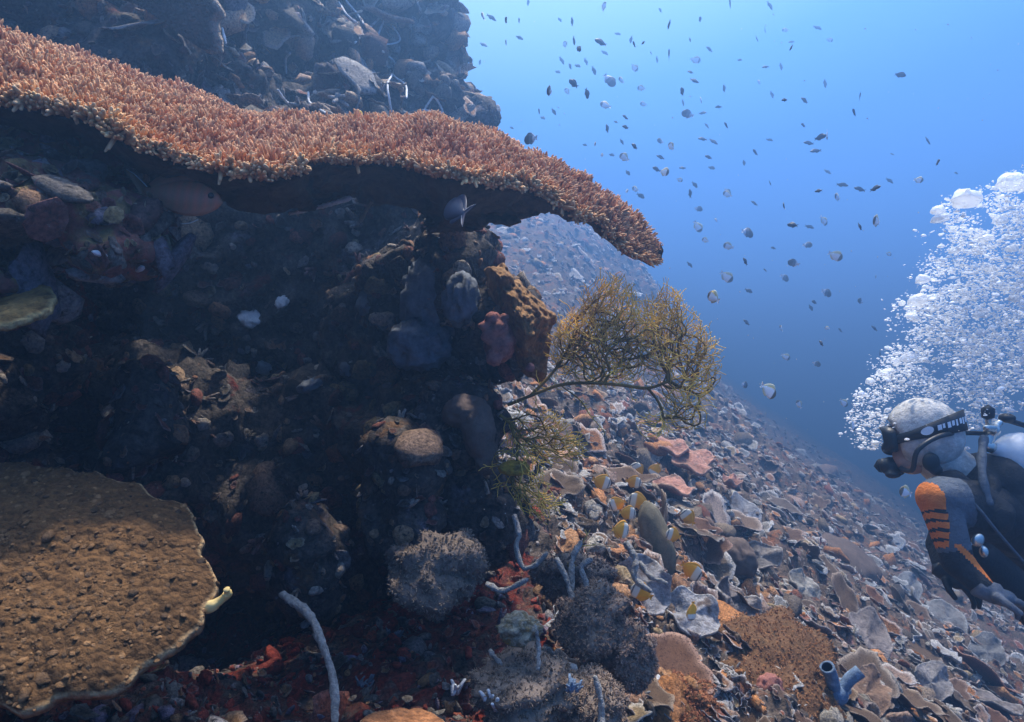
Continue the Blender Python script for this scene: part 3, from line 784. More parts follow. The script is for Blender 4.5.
# ---- growth on wall and ledge
def surf_scatter(V, Q, n, rng, wt):
    c = V[Q].mean(1); a = np.linalg.norm(np.cross(V[Q[:, 2]] - V[Q[:, 0]], V[Q[:, 3]] - V[Q[:, 1]]), axis=1)
    w = a * wt(c); idx = rng.choice(len(Q), n, p=w / w.sum())
    fn = nrm(np.cross(V[Q[:, 2]] - V[Q[:, 0]], V[Q[:, 3]] - V[Q[:, 1]]))
    return c[idx], fn[idx]
rng = np.random.default_rng(31)
bag = GBag()
p, N = surf_scatter(WV, WQ, 11000, rng, lambda c: (c[:, 1] < 5.6) / np.maximum(c[:, 1], 1.2) ** 2)
kind = rng.random(len(p)); dist = p[:, 1]
shy = np.where((p[:, 2] < .6) & (p[:, 1] < 3.4), 1.0, 1.0)[:, None]
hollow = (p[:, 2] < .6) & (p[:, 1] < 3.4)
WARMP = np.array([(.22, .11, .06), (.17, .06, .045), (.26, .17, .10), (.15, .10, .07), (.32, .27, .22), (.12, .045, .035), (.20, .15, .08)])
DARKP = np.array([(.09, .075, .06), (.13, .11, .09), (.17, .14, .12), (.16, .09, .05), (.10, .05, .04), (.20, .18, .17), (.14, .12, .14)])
for k, t in enumerate(NT):
    s = np.where((kind < .6) & (np.arange(len(p)) % len(NT) == k))[0]
    sc = rng.lognormal(math.log(.015), .5, (len(s), 1)) * dist[s][:, None] * .45 * np.array([[1.2, 1, .7]])
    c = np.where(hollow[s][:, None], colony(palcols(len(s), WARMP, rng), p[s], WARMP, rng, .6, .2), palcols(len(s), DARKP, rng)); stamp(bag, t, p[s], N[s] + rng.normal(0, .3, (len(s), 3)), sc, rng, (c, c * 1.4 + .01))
for k, t in enumerate(FT):
    s = np.where((kind >= .6) & (kind < .72) & (np.arange(len(p)) % len(FT) == k))[0]
    sc = rng.lognormal(math.log(.03), .35, (len(s), 1)) * dist[s][:, None] * .4
    c = np.where(hollow[s][:, None], colony(palcols(len(s), WARMP, rng), p[s], WARMP, rng, .6, .2), palcols(len(s), DARKP, rng)); stamp(bag, t, p[s], N[s] + rng.normal(0, .4, (len(s), 3)), sc, rng, (c, c + .15))
for k, t in enumerate(PT_LO):
    s = np.where((kind >= .72) & (np.arange(len(p)) % len(PT_LO) == k))[0]
    sc = rng.lognormal(math.log(.03), .4, (len(s), 1)) * dist[s][:, None] * .4
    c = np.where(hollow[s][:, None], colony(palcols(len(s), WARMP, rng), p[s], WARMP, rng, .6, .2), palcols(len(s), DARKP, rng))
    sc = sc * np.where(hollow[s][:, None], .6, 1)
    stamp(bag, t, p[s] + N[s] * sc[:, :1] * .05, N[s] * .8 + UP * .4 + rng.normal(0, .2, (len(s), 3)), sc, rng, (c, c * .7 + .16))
for k, t in enumerate(PT_TINY):
    q, Nq = surf_scatter(LV, LQ, 500, rng, lambda c: (c[:, 0] > -1.6) * 1.0); sc = rng.lognormal(math.log(.006), .5, (len(q), 1)) * np.array([[1.6, 1, .8]])
    c = palcols(len(q), np.array([(.12, .08, .04), (.18, .13, .06), (.16, .06, .045), (.08, .055, .04), (.22, .17, .10)]), rng); stamp(bag, t, q + Nq * sc[:, :1] * .4, Nq + rng.normal(0, .4, q.shape), sc, rng, (c, c * 1.2 + .05))
p, N = surf_scatter(LV, LQ, 900, rng, lambda c: (c[:, 0] > -1.6) * 1.0)
for k, t in enumerate(NT):
    s = np.where(np.arange(len(p)) % len(NT) == k)[0]
    sc = rng.lognormal(math.log(.011), .5, (len(s), 1)) * np.array([[1.8, 1, .6]])
    c = palcols(len(s), DARKP, rng); stamp(bag, t, p[s], N[s] + rng.normal(0, .3, (len(s), 3)), sc, rng, (c, c * 1.4 + .03))
p, N = surf_scatter(WV, WQ, 3600, rng, lambda c: ((c[:, 2] > .62) & (c[:, 1] < 5.4)) * 1.0)
TAN = np.array([(.30, .21, .13), (.36, .25, .16), (.24, .19, .15), (.34, .19, .10), (.30, .28, .27)])
for k, t in enumerate(PT_LO + NT):
    s = np.arange(k, len(p), len(PT_LO) + len(NT)); sc = np.minimum(rng.lognormal(math.log(.036), .5, (len(s), 1)), .09) * np.array([[1, 1, .8]])
    c = palcols(len(s), TAN, rng); stamp(bag, t, p[s] + N[s] * sc[:, :1] * .25, N[s] * .55 + UP * .6 + rng.normal(0, .3, (len(s), 3)), sc, rng, (c, c * .5 + .28))
for k, t in enumerate(PT_TINY):
    q, Nq = surf_scatter(WV, WQ, 1100, rng, lambda c: (c[:, 1] < 5.4) / np.maximum(c[:, 1], 1.2) ** 2)
    sc = rng.lognormal(math.log(.009), .5, (len(q), 1)) * q[:, 1:2] * .6
    c = palcols(len(q), np.vstack([DARKP, BRIGHT[:5] * .7]), rng); dk = np.where((q[:, 2] < .6) & (q[:, 1] < 3.4), .75, 1.0)[:, None]; c = c * dk; stamp(bag, t, q + Nq * sc * .4, Nq * .8 + UP * .3 + rng.normal(0, .45, q.shape), sc, rng, (c, c * .5 + .2 * (dk * 2 - 1) + .02))  # dk paints pieces in the hollow darker to deepen its shade
o = bag.build('wall_growth', M['clutter'], kind='stuff')
o['label'] = 'crust of small corals and sponges on the shaded reef wall'; o['category'] = 'reef growth'

# ---- growth on the red floor under the table
rng = np.random.default_rng(33)
bag = GBag()
p, N, r = slope_scatter(9000, rng, .45, 3.0, -2.2, .6)
sel = in_shade(p); p, N, r = p[sel], N[sel], r[sel]
kind = rng.random(len(p)); redn = fbm(p, .18, 2, 66)
FLP = np.array([(.10, .08, .06), (.14, .12, .10), (.20, .035, .02), (.22, .06, .03), (.09, .07, .055), (.18, .16, .15), (.20, .11, .05), (.17, .13, .17)])
for k, t in enumerate(NT):
    s = np.where((kind < .75) & (np.arange(len(p)) % len(NT) == k))[0]
    sc = rng.lognormal(math.log(.009), .5, (len(s), 1)) * (.5 + r[s][:, None] * .5) * np.array([[1.2, 1, .8]])
    c = palcols(len(s), FLP, rng); rd = redn[s] > .0; rd &= rng.random(len(rd)) < .8; c[rd] = np.array([.24, .034, .018]) * (1 + rng.normal(0, .2, (rd.sum(), 1)))
    stamp(bag, t, p[s], N[s] + rng.normal(0, .3, (len(s), 3)), sc, rng, (c, c * 1.4 + .02))
for k, t in enumerate(FT):
    s = np.where((kind >= .75) & (kind < .88) & (np.arange(len(p)) % len(FT) == k))[0]
    sc = rng.lognormal(math.log(.014), .35, (len(s), 1)); c = palcols(len(s), FLP, rng)
    stamp(bag, t, p[s], N[s] + rng.normal(0, .5, (len(s), 3)), sc, rng, (c, c + .08))
for k, t in enumerate(PT_LO):
    s = np.where((kind >= .88) & (np.arange(len(p)) % len(PT_LO) == k))[0]
    sc = rng.lognormal(math.log(.018), .4, (len(s), 1)); c = palcols(len(s), FLP, rng)
    stamp(bag, t, p[s] + N[s] * sc[:, :1] * .2, N[s] * .7 + UP * .3 + rng.normal(0, .4, (len(s), 3)), sc, rng, (c, c * .7 + .12))
p, N, r = slope_scatter(14000, rng, .45, 3.0, -2.2, .6)
sel = in_shade(p); p, N, r = p[sel], N[sel], r[sel]
for k, t in enumerate(PT_TINY):
    s = np.arange(k, len(p), len(PT_TINY)); sc = rng.lognormal(math.log(.0055), .45, (len(s), 1)) * (.5 + .5 * r[s][:, None])
    c = palcols(len(s), np.vstack([FLP, FLP[2:4], BRIGHT[2:3]]), rng)
    stamp(bag, t, p[s] + N[s] * sc, N[s] + rng.normal(0, .6, (len(s), 3)), sc, rng, (c, c * .6 + .12))
o = bag.build('red_algae_crust', M['clutter'], kind='stuff')
o['label'] = 'dark red and brown algae crust on the shaded reef floor'; o['category'] = 'algae'

# ---- countable plate corals on the slope
rng = np.random.default_rng(41)
hi_me = []
for t in PT_HI:
    b0 = np.array([.24, .19, .145]); c = b0 * (1 - t[3][:, None]) + np.array([.80, .77, .73]) * t[3][:, None]
    o = mesh_np('plate_coral', t[0], [t[1], t[2]], M['plate'], True, c); hi_me.append(o.data); bpy.data.objects.remove(o)
p, N, r = slope_scatter(1500, rng, 1.3, 11, -.9, 1.25)
v = (361 - 0) / FPX
px_ = p[:, 0] / p[:, 1] * FPX + 512; py_ = 361 - p[:, 2] / p[:, 1] * FPX
ok = (px_ > 540) & (px_ < 1040) & (py_ < 735) & (py_ > 225) & (p[:, 1] > 1.3) & ~in_shade(p)
p, N, r, px_, py_ = p[ok], N[ok], r[ok], px_[ok], py_[ok]
vis = np.array([(lambda h: h is not None and (h - Vector(a)).length < .12)(BVH.ray_cast(Vector((0, 0, 0)), Vector(a).normalized(), 80)[0]) for a in p])
p, N, r, px_, py_ = p[vis][:290], N[vis][:290], r[vis][:290], px_[vis][:290], py_[vis][:290]
LABEL_LATER = []
for k in range(len(p)):
    sc = min(.20, rng.lognormal(math.log(.058), .5) * (.65 + .09 * r[k]))
    nn = N[k] * .5 + UP * .5 + np.array([.22, -.22, 0]) + rng.normal(0, .2, 3)
    o = bpy.data.objects.new('plate_coral', hi_me[rng.integers(0, len(hi_me))]); COL.objects.link(o)
    Mx = frames(nn[None], np.array([rng.uniform(0, 6.28)]))[0]
    o.matrix_world = Matrix.Translation(Vector(p[k] + N[k] * sc * .3)) @ Matrix(Mx.tolist()).to_4x4() @ Matrix.Diagonal((sc, sc, sc * rng.uniform(.7, 1.1), 1))
    LABEL_LATER.append((o, px_[k], py_[k], r[k]))
    lab = 'small pale-rimmed plate coral among many on the near slope' if r[k] < 3.2 else ('small plate coral among many on the middle of the slope' if r[k] < 6 else 'small bluish plate coral among many on the far hazy slope')
    tag(o, lab, 'coral', 'plate corals covering the ' + ('near' if r[k] < 3.2 else 'middle' if r[k] < 6 else 'far') + ' slope')

# ------------------------------------------------------------------ single corals, sponges
def blade(name, outline, center, material, nr=30, nth=140, thick=.02, bump=((.006, .03),), c0=(.2, .15, .1), c1=(.5, .4, .3), rimw=.08, lip=.0, seed=0, parent=None, scal=.0, nvec=None, dome=0.0):
    """solid leaf whose rim follows the closed outline"""
    O = catmull([np.array(p) for p in outline] + [np.array(outline[0])], nth + 1)[:-1]
    C = np.array(center)
    nrmv = np.zeros(3)
    for k in range(len(O)): nrmv += np.cross(O[k] - C, O[(k + 1) % len(O)] - C)
    nrmv /= np.linalg.norm(nrmv)
    if nvec is not None: 
        if nrmv @ np.array(nvec) < 0: nrmv = -nrmv; O = O[::-1]
    elif nrmv[2] < 0: nrmv = -nrmv; O = O[::-1]
    if scal:
        rr_ = 1 + scal * fbm(O, .06, 2, seed + 5); O = C + (O - C) * rr_[:, None]
    rr = np.linspace(1 / nr, 1, nr)
    G = C + rr[:, None, None] * (O - C)[None]
    flat = G.reshape(-1, 3)
    h = np.zeros(len(flat))
    for k, (a, s) in enumerate(bump): h += a * fbm(flat, s, 3, seed + 7 * k)
    R_ = np.repeat(rr, nth)
    h -= lip * np.clip((R_ - .8) / .2, 0, 1) ** 2
    h += dome * (1 - R_ ** 2)
    top = flat + nrmv * h[:, None]
    bot = top - nrmv * (thick * (1.0 + 2.5 * (1 - R_)))[:, None]
    V = np.vstack([top, bot, [C + nrmv * h[:nth].mean()], [C - nrmv * thick * 3.5]])
    m = nr * nth
    i, j = np.meshgrid(np.arange(nr - 1), np.arange(nth), indexing='ij'); j2 = (j + 1) % nth
    qt = np.stack([i * nth + j, (i + 1) * nth + j, (i + 1) * nth + j2, i * nth + j2], -1).reshape(-1, 4)
    k = np.arange(nth); k2 = (k + 1) % nth; e = (nr - 1) * nth
    Q = np.vstack([qt, qt[:, ::-1] + m, np.stack([e + k, e + k + m, e + k2 + m, e + k2], -1)])
    T = np.vstack([np.stack([np.full(nth, 2 * m), k, k2], -1), np.stack([np.full(nth, 2 * m + 1), m + k2, m + k], -1)])
    w = np.clip((R_ - 1 + rimw) / rimw, 0, 1)[:, None]
    hm_ = (h / max(h.std(), 1e-6))[:, None]
    ct = np.array(c0) * (1 + .18 * np.clip(hm_, -2, 2)) * (1 - w) + np.array(c1) * w
    col = np.vstack([ct, ct * .7, [c0], [c0]])
    return mesh_np(name, V, [Q, T], material, True, col, parent)

# big brown plate, lower left
def lp(px, py): return P(px, py + 24 * (700 - py) / 250, .80 + (700 - py) / 250 * .36)
outl = [lp(*q) for q in [(30, 703), (85, 690), (130, 668), (165, 642), (192, 612), (208, 572), (205, 532), (190, 497), (165, 470), (120, 452), (60, 442), (-10, 430), (-100, 440), (-190, 490), (-230, 570), (-180, 640), (-90, 685), (-30, 697)]]
o = blade('plate_coral', outl, lp(-10, 570), M['brownplate'], 60, 260, .012, ((.014, .10), (.006, .03), (.004, .011)), (.115, .058, .022), (.46, .30, .15), .016, .012, 500, scal=.09, dome=.045)
brown_plate = o
tag(o, 'large bumpy brown plate coral with pale scalloped rim, at the picture edge', 'coral')

V = np.array([v.co[:] for v in o.data.vertices])[:60 * 260]; rg = np.random.default_rng(8)
idx = rg.choice(len(V), 1300, p=np.repeat(np.linspace(.02, 1, 60), 260) / np.repeat(np.linspace(.02, 1, 60), 260).sum()); bag = GBag()
for k, t in enumerate(NT):
    q = idx[k::len(NT)]; cc = np.array([.15, .078, .030]) * (1 + rg.normal(0, .3, (len(q), 1)))
    stamp(bag, t, V[q], np.array([.1, -.6, .8]) + rg.normal(0, .3, (len(q), 3)), rg.lognormal(math.log(.0018), .45, (len(q), 1)) * np.array([[1.3, 1.3, .8]]), rg, (cc, cc * 1.6 + .03))
bag.build('warts', M['wart'], o, kind='stuff')

o = blade('plate_coral', [P(px, py, d) for px, py, d in [(-70, 285, 1.2), (-20, 276, 1.22), (30, 277, 1.2), (55, 290, 1.14), (46, 306, 1.08), (20, 318, 1.04), (-30, 322, 1.02), (-80, 310, 1.06)]], P(-10, 296, 1.13), M['brownplate'], 24, 110, .010,
          ((.010, .05), (.004, .014)), (.34, .19, .06), (.60, .42, .18), .06, .006, 530, scal=.10)
tag(o, 'small ochre plate coral jutting out below the ledge at the picture edge', 'coral')

# upper left: big overhanging plate shown from below
def up_(px, py): return P(px, py, 2.50 - (60 - py) / 100 * .10)
outl = [up_(*q) for q in [(-120, -60), (20, -40), (100, -8), (150, 12), (188, 38), (208, 52), (214, 28), (205, -20), (150, -80), (40, -140), (-120, -140)]]
o = blade('plate_coral', outl, up_(60, -50), M['brownplate'], 20, 160, .03, ((.03, .3), (.012, .08)), (.07, .05, .038), (.40, .32, .25), .035, .02, 510, scal=.1, nvec=(0, -1, -.3))
tag(o, 'broad dark plate coral overhanging behind the table coral', 'coral')

def boulder(name, px, py, r, material, label, cat='coral', sink=.4, amps=((.12, .5), (.05, .15)), rot=(0, 0, 0), d=None, seed=0, sub=None, group=None, align=False, parent=None, tree=None):
    loc, n = hit(px, py, tree)
    if d: loc = P(px, py, d)
    r = np.array(r if hasattr(r, '__len__') else (r, r, r), float)
    V = ICO4.copy(); T = ICO4T
    dd = np.zeros(len(V))
    for k, (a, s) in enumerate(amps): dd += a * fbm(V + seed * 3.1, s, 3, seed + k * 5)
    V = V * (1 + dd[:, None]) * r
    V = V @ np.array(Euler(rot).to_matrix()).T
    if align: V = V @ frames(np.array([n[:]]), np.array([0.0]))[0].T
    o = mesh_np(name, V, T, material, True)
    o.location = loc - n * (r.min() * sink) * (0 if d else 1) + n * r.min() * .3 * (0 if d else 1)
    if parent is None: tag(o, label, cat, group)
    EXTRA.append((V + np.array(o.location), T))
    return o

EXTRA = []
def ground_tree():
    V = [allV]; F = list(polys); n = len(allV)
    for v_, t_ in EXTRA: V.append(v_); F += (t_ + n).tolist(); n += len(v_)
    return BVHTree.FromPolygons(np.vstack(V).tolist(), F)
def polyps(root, o, n, size, c, rng, spread=.5):
    """short tentacle tufts over a mound"""
    V = np.array([v.co[:] for v in o.data.vertices]); T = np.array([p.vertices[:] for p in o.data.polygons])
    fn = np.cross(V[T[:, 1]] - V[T[:, 0]], V[T[:, 2]] - V[T[:, 0]]); a = np.linalg.norm(fn, axis=1)
    idx = rng.choice(len(T), n, p=a / a.sum()); w = rng.dirichlet((1, 1, 1), n)
    pos = (V[T[idx]] * w[:, :, None]).sum(1); N = nrm(fn[idx]) + rng.normal(0, spread, (n, 3))
    bag = GBag()
    for k, t in enumerate(FT):
        s = np.arange(k, n, len(FT)); cc = np.array(c) * (1 + rng.normal(0, .2, (len(s), 1)))
        stamp(bag, t, pos[s], N[s], rng.uniform(.7, 1.3, (len(s), 1)) * size, rng, (cc, cc * 1.35 + .03))
    q = bag.build('polyps', M['fuzz'], kind='stuff'); q.parent = o
    return q
M['mound'] = mat('soft_coral_body', [(.17, .13, .10), (.25, .19, .15)], 15, .95, .6, 120, var=.35)
rng = np.random.default_rng(55)
for (px, py, d, r, lab, c, seed) in [
    (440, 572, 1.72, (.12, .11, .105), 'dusky grey bushy soft coral mound in the shade beside the hollow', (.14, .125, .11), 1),
    (590, 618, 1.62, (.085, .09, .08), 'brown fuzzy soft coral mound below the cluster of grey rope sponges', (.19, .14, .11), 2),
    (520, 690, 1.42, (.125, .12, .07), 'wide brown fuzzy soft coral mound at the bottom edge', (.155, .125, .10), 3),
    (625, 655, 1.60, (.07, .07, .075), 'small brown fuzzy soft coral mound above the white upright rope sponge', (.16, .125, .11), 4),
    (590, 702, 1.45, (.09, .09, .06), 'brown fuzzy soft coral mound behind the white upright rope sponge', (.15, .12, .10), 6),
    (575, 575, 1.80, (.10, .09, .06), 'dim fuzzy soft coral mound under the gorgonian stalk', (.11, .09, .085), 5),
    (765, 665, None, (.30, .26, .07), 'broad orange-brown fuzzy mound beside the blue tube sponge', (.22, .12, .055), 7),
    (690, 700, None, (.08, .08, .05), 'orange-brown tufted mound near the bottom edge of the slope', (.26, .12, .06), 8)]:
    o = boulder('soft_coral', px, py, np.array(r) * (.88 if seed < 7 else 1), M['turf'] if seed in (7, 8) else M['mound'], lab, 'coral', .5, ((.9, 1.0), (.5, .4), (.15, .15)), seed=seed, d=d, align=(seed >= 7))
    polyps(o, o, 3600 if seed == 7 else 2200, .0075 if seed not in (7,) else .010, np.array(c) * np.array([1.45, 1.25, 1.05]), rng)

# olive and grey boulders and plates on the slope
def slab(name, px, py, w, h, tilt, c0, c1, label, seed, thick=.02, bump=((.012, .12), (.005, .03)), lift=.06, spin=0.0, mixup=.35, facing=.25, cat='coral'):
    loc, n = hit(px, py, BVH_SLOPE)
    N = np.array(n[:]) * (1 - mixup) + UP * mixup + np.array([0, -facing, 0]); N /= np.linalg.norm(N)
    F = frames(N[None], np.array([spin]))[0]
    th = np.linspace(0, 2 * math.pi, 26, endpoint=False)
    rg = np.random.default_rng(seed)
    ph = rg.uniform(0, 6.28, 3)
    rad = 1 + .30 * fbm(np.stack([np.cos(th), np.sin(th), 0 * th + seed], -1), .9, 3, seed) 
    C = np.array(loc[:]) + N * lift
    O = [C + F @ np.array([w * r_ * math.cos(a), h * r_ * math.sin(a), 0.02 * math.sin(4 * a)]) for a, r_ in zip(th, rad)]
    o = blade(name, O, C, M['greyplate'], 22, 120, thick, bump, c0, c1, .06, -.01, seed, nvec=N, scal=.10)
    if label: tag(o, label, cat)
    return o
boulder('boulder_coral', 655, 543, (.085, .20, .075), M['olive'], 'smooth elongated olive coral slab under the banded yellow fish', 'coral', .2, ((.18, .9), (.06, .3)), seed=24, align=True, tree=BVH_SLOPE)
slab('plate_coral', 640, 592, .11, .12, 0, (.26, .25, .26), (.46, .45, .45), 'grey folded plate coral just below the olive slab', 602, .02, lift=.07)
slab('plate_coral', 690, 622, .10, .10, 0, (.33, .32, .33), (.50, .49, .48), 'rounded pale grey plate lobe with a yellow-brown fish beside it', 603, .018, lift=.07)
for k, (px, py, w, h, c0, c1, lab) in enumerate([
    (862, 642, .30, .16, (.23, .19, .17), (.33, .29, .27), 'long flat brownish grey plate coral beyond the blue tube sponge'),
    (945, 622, .36, .22, (.22, .21, .20), (.40, .40, .39), 'large flat grey plate coral below the diver'),
    (985, 655, .24, .16, (.22, .21, .20), (.37, .37, .37), 'flat grey plate coral by the picture edge below the diver'),
    (925, 685, .20, .12, (.27, .24, .22), (.46, .43, .40), 'tan plate coral with pale rim near the bottom edge of the slope'),
    (985, 705, .22, .12, (.20, .17, .16), (.38, .35, .33), 'brown plate coral in the bottom corner'),
    (742, 517, .18, .12, (.27, .27, .29), (.44, .45, .47), 'blue-grey fan-shaped plate coral next to the pink tiers'),
    (905, 590, .30, .15, (.22, .22, .22), (.40, .41, .42), 'grey plate coral between the brown mound and the diver'),
    (760, 560, .13, .10, (.24, .21, .19), (.44, .41, .39), 'grey plate coral in the middle of the slope under the pink tiers'),
    (800, 592, .14, .10, (.27, .25, .22), (.48, .45, .42), 'pale frilled plate coral above the orange-brown mound'),
    (740, 618, .10, .08, (.28, .25, .24), (.52, .50, .48), 'small frilled white-rimmed plate coral above the orange-brown mound'),
    (722, 600, .09, .07, (.25, .21, .20), (.50, .46, .44), 'small brownish plate coral beside the pale grey lobe'),
    (860, 700, .18, .10, (.24, .15, .10), (.38, .28, .22), 'brown plate coral under the blue tube sponge')]):
    slab('plate_coral', px, py, w, h, 0, c0, c1, lab, 610 + k, .015, ((.02, .15), (.006, .04)), .05, spin=[.3, .5, .9, .2, .6, 1.2, .4, 0, .8, .2, 1.0, .5][k], mixup=.15, facing=.15)
o = boulder('boulder_coral', 848, 560, (.42, .36, .16), M['darksponge'], 'smooth dark brown coral mound in the middle of the slope', 'coral', .5, ((.30, .9), (.14, .3), (.05, .1)), seed=21, align=True, tree=BVH_SLOPE)
o = boulder('boulder_coral', 735, 560, (.14, .12, .10), M['darksponge'], 'dark brown rounded coral head behind the banded yellow fish', 'coral', .5, ((.35, .6), (.15, .2), (.05, .08)), seed=22, align=True, tree=BVH_SLOPE)
TREE2 = ground_tree()
# pink tiers
loc0, n0 = hit(690, 478, BVH_SLOPE)
tier = empty('tiered_plate_coral', loc0); tag(tier, 'salmon pink plate coral in stacked tiers beyond the gorgonian', 'coral')
for k, (px, py, w, h) in enumerate([(672, 458, .22, .13), (698, 474, .20, .12), (688, 486, .22, .12), (670, 497, .20, .10), (728, 497, .09, .07)]):
    o = slab('plate', px, py, w * .82, h * .9, 0, (.44, .22, .16), (.62, .40, .32), None, 640 + k, .02, ((.02, .15), (.006, .04)), .10 + .05 * (k % 3), spin=.2 + .1 * k, mixup=.85, facing=.12)
    under(o, tier)
boulder('knobby_coral', 770, 690, (.045, .045, .055), M['pinksponge'], 'knobby salmon pink coral head in front of the orange-brown mound', 'coral', .2, ((.35, .5), (.15, .2)), seed=31, tree=TREE2)

# sponges under the table's right end
oy = [(490, 262), (503, 262), (518, 276), (538, 296), (556, 318), (553, 348), (546, 378), (528, 374), (514, 352), (500, 330), (492, 300)]
O = [P(px, py, 2.02 + (px - 490) / 70 * .05) for px, py in oy]
o = blade('ear_sponge', O, P(522, 318, 1.90), M['orangesponge'], 40, 180, .045, ((.075, .07), (.022, .025), (.006, .010)), (.2, .1, .05), (.1, .07, .05), .12, .03, 700, scal=.30, nvec=(.2, -1, .2))
tag(o, 'folded orange-brown ear sponge hanging beside the gorgonian', 'sponge')
rng = np.random.default_rng(70)
sol = [blob(P(px, py, 1.93), (r, r * .8, r * rng.uniform(.7, 1.3))) for px, py, r in [(492, 318, .022), (500, 330, .028), (490, 336, .026), (500, 348, .026), (494, 358, .024), (508, 342, .02), (505, 318, .016), (484, 326, .018), (530, 368, .014)]]
sol.append(blob(P(500, 340, 2.02), (.05, .09, .07)))
V, Q, T = fuse(sol, .006, 2); N = vnormals(V, Q, T); V = V + N * (.008 * fbm(V, .03, 2, 8))[:, None]
tag(mesh_np('knobby_sponge', V, [Q, T], M['pinksponge']), 'pink knobby sponge cluster at the mouth of the hollow', 'sponge')
sol = [blob(P(478, 430, 1.92), (.05, .07, .085)), blob(P(465, 412, 1.95), (.07, .07, .05)), blob(P(486, 455, 1.93), (.035, .05, .07))]
V, Q, T = fuse(sol, .006, 5); N = vnormals(V, Q, T); V = V + N * (.016 * fbm(V, .06, 3, 8) + .005 * fbm(V, .015, 2, 9))[:, None]
tag(mesh_np('lobed_sponge', V, [Q, T], M['darksponge']), 'smooth dark brown hanging sponge lobe beneath the pink sponge', 'sponge')
for k, (px, py, d, r, lab) in enumerate([(435, 300, 2.2, (.10, .08, .12), 'blue-grey draped sponge sheet deep under the table coral'), (418, 345, 2.15, (.09, .07, .07), 'lower blue-grey sponge fold in the dark hollow'),
                                         (462, 300, 2.05, (.05, .05, .07), 'dim blue-grey sponge flap next to the orange-brown ear sponge')]):
    V = ICO4 * (1 + .55 * (fbm(ICO4 * np.array([1.6, 1, .5]) + k * 9, .6, 3, 90 + k, ridged=True) - .3)[:, None]) * np.array(r)
    o = mesh_np('draped_sponge', V, ICO4T, M['bluegrey']); o.location = P(px, py, d); tag(o, lab, 'sponge')
boulder('yellow_sponge', 514, 468, (.045, .03, .022), mat('yellow_crust', [(.20, .13, .04), (.42, .27, .03), (.14, .10, .05)], 22, .9, .6, 100), 'mustard yellow encrusting sponge beneath the gorgonian', 'sponge', .2, ((.3, .6),), seed=33, d=1.88)
# whitish crusts in the hollow
for k, (px, py, s, lab) in enumerate([(250, 318, .034, 'whitish crust patch on the back of the hollow'), (282, 302, .022, 'small whitish crust high in the hollow'), (262, 368, .028, 'pale lumpy crust low in the hollow'),
                                      (310, 385, .034, 'lilac crust lobe in the hollow'), (365, 300, .040, 'lilac grey double-lobed crust in the hollow'), (345, 370, .022, 'small lilac crust beside the larger lilac lobe'),
                                      (120, 690, .03, 'pale crust under the brown plate')][:6]):
    loc, n = hit(px, py)
    V = ICO3 * (1 + .7 * fbm(ICO3 + k * 7, .55, 3, 95 + k, ridged=True)[:, None]) * np.array((s, s, s * .45))
    V = V @ frames(np.array([n[:]]), np.array([k * 1.0]))[0].T
    o = mesh_np('crust', V, ICO3T, M['white'] if k < 3 else M['bluegrey']); o.location = loc; tag(o, lab, 'crust')
for k, (px, py, s, lab) in enumerate([(22, 268, .016, 'bright white tunicate cluster on the end of the ledge by the picture edge'), (100, 254, .007, 'white oval shell on the ledge, nearer the picture edge'), (140, 268, .008, 'white oval shell at the tip of the ledge')]):
    loc, n = hit(px, py)
    b_ = Bag(); rg = np.random.default_rng(k)
    for q in range(5 if k == 0 else 1):
        off = rg.normal(0, s * .9, 3) if q else np.zeros(3)
        b_.add(ICO3 * (1 + .2 * fbm(ICO3 + q, .6, 2, q)[:, None]) * np.array((s * (1.0 if k == 0 else 1.7), s * .7, s * .7)) + off, None, ICO3T)
    o = b_.build('tunicate' if k == 0 else 'shell', M['white']); o.location = loc + n * s * .3; o.rotation_euler = (0, [0, .3, -.2][k], [0, .4, -.5][k]); tag(o, lab, 'tunicate' if k == 0 else 'shell')

# ---- rope and finger sponges
def rope(pts, r, lab, name='rope_sponge', material=None, d0=None, off=.012, r1=None, wob=.35, n=28):
    w = []
    for q in pts:
        if len(q) == 3: w.append(P(*q))
        else:
            l, nn = hit(*q); w.append(l + nn * off)
    jr = np.random.default_rng(len(lab)); w = [Vector(np.array(q) + jr.normal(0, r * .35, 3)) for q in w]
    o = tube(name, w, r * .85, (r1 or r * .8) * .85, material or M['ropesponge'], 44, 12, None, wob + .25, bulge=.10)
    tag(o, lab, 'sponge'); return o
rope([(284, 596, 1.28), (305, 615, 1.24), (322, 642, 1.2), (333, 680, 1.16), (336, 735, 1.12)], .0095, 'long pale grey rope sponge arching on the shaded floor')
rope([(486, 583, 1.62), (505, 588, 1.60), (527, 580, 1.58)], .0085, 'short white finger sponge sticking out beside the dusky soft coral')
rope([(598, 735, 1.32), (600, 705, 1.34), (595, 676, 1.36)], .0085, 'white upright rope sponge at the bottom edge')
rope([(537, 668, 1.38), (537, 645, 1.40), (534, 628, 1.40)], .006, 'thin pale finger sponge hanging from the speckled stone')
rope([(515, 515, 1.78), (519, 535, 1.76), (516, 545, 1.75), (522, 568, 1.73), (533, 566, 1.72), (548, 552, 1.72)], .0085, 'hooked grey rope sponge at the foot of the gorgonian')
rope([(556, 560, 1.68), (565, 580, 1.66), (575, 600, 1.64), (592, 620, 1.60), (606, 640, 1.57)], .0085, 'grey rope sponge running down across the brown soft coral')
rope([(572, 612, 1.64), (570, 590, 1.67), (574, 560, 1.70), (580, 540, 1.72)], .010, 'thick grey rope sponge standing under the gorgonian stalk')
rope([(586, 612, 1.62), (588, 590, 1.64), (582, 565, 1.66), (592, 558, 1.66)], .009, 'bent grey rope sponge in the cluster, second towards the slope')
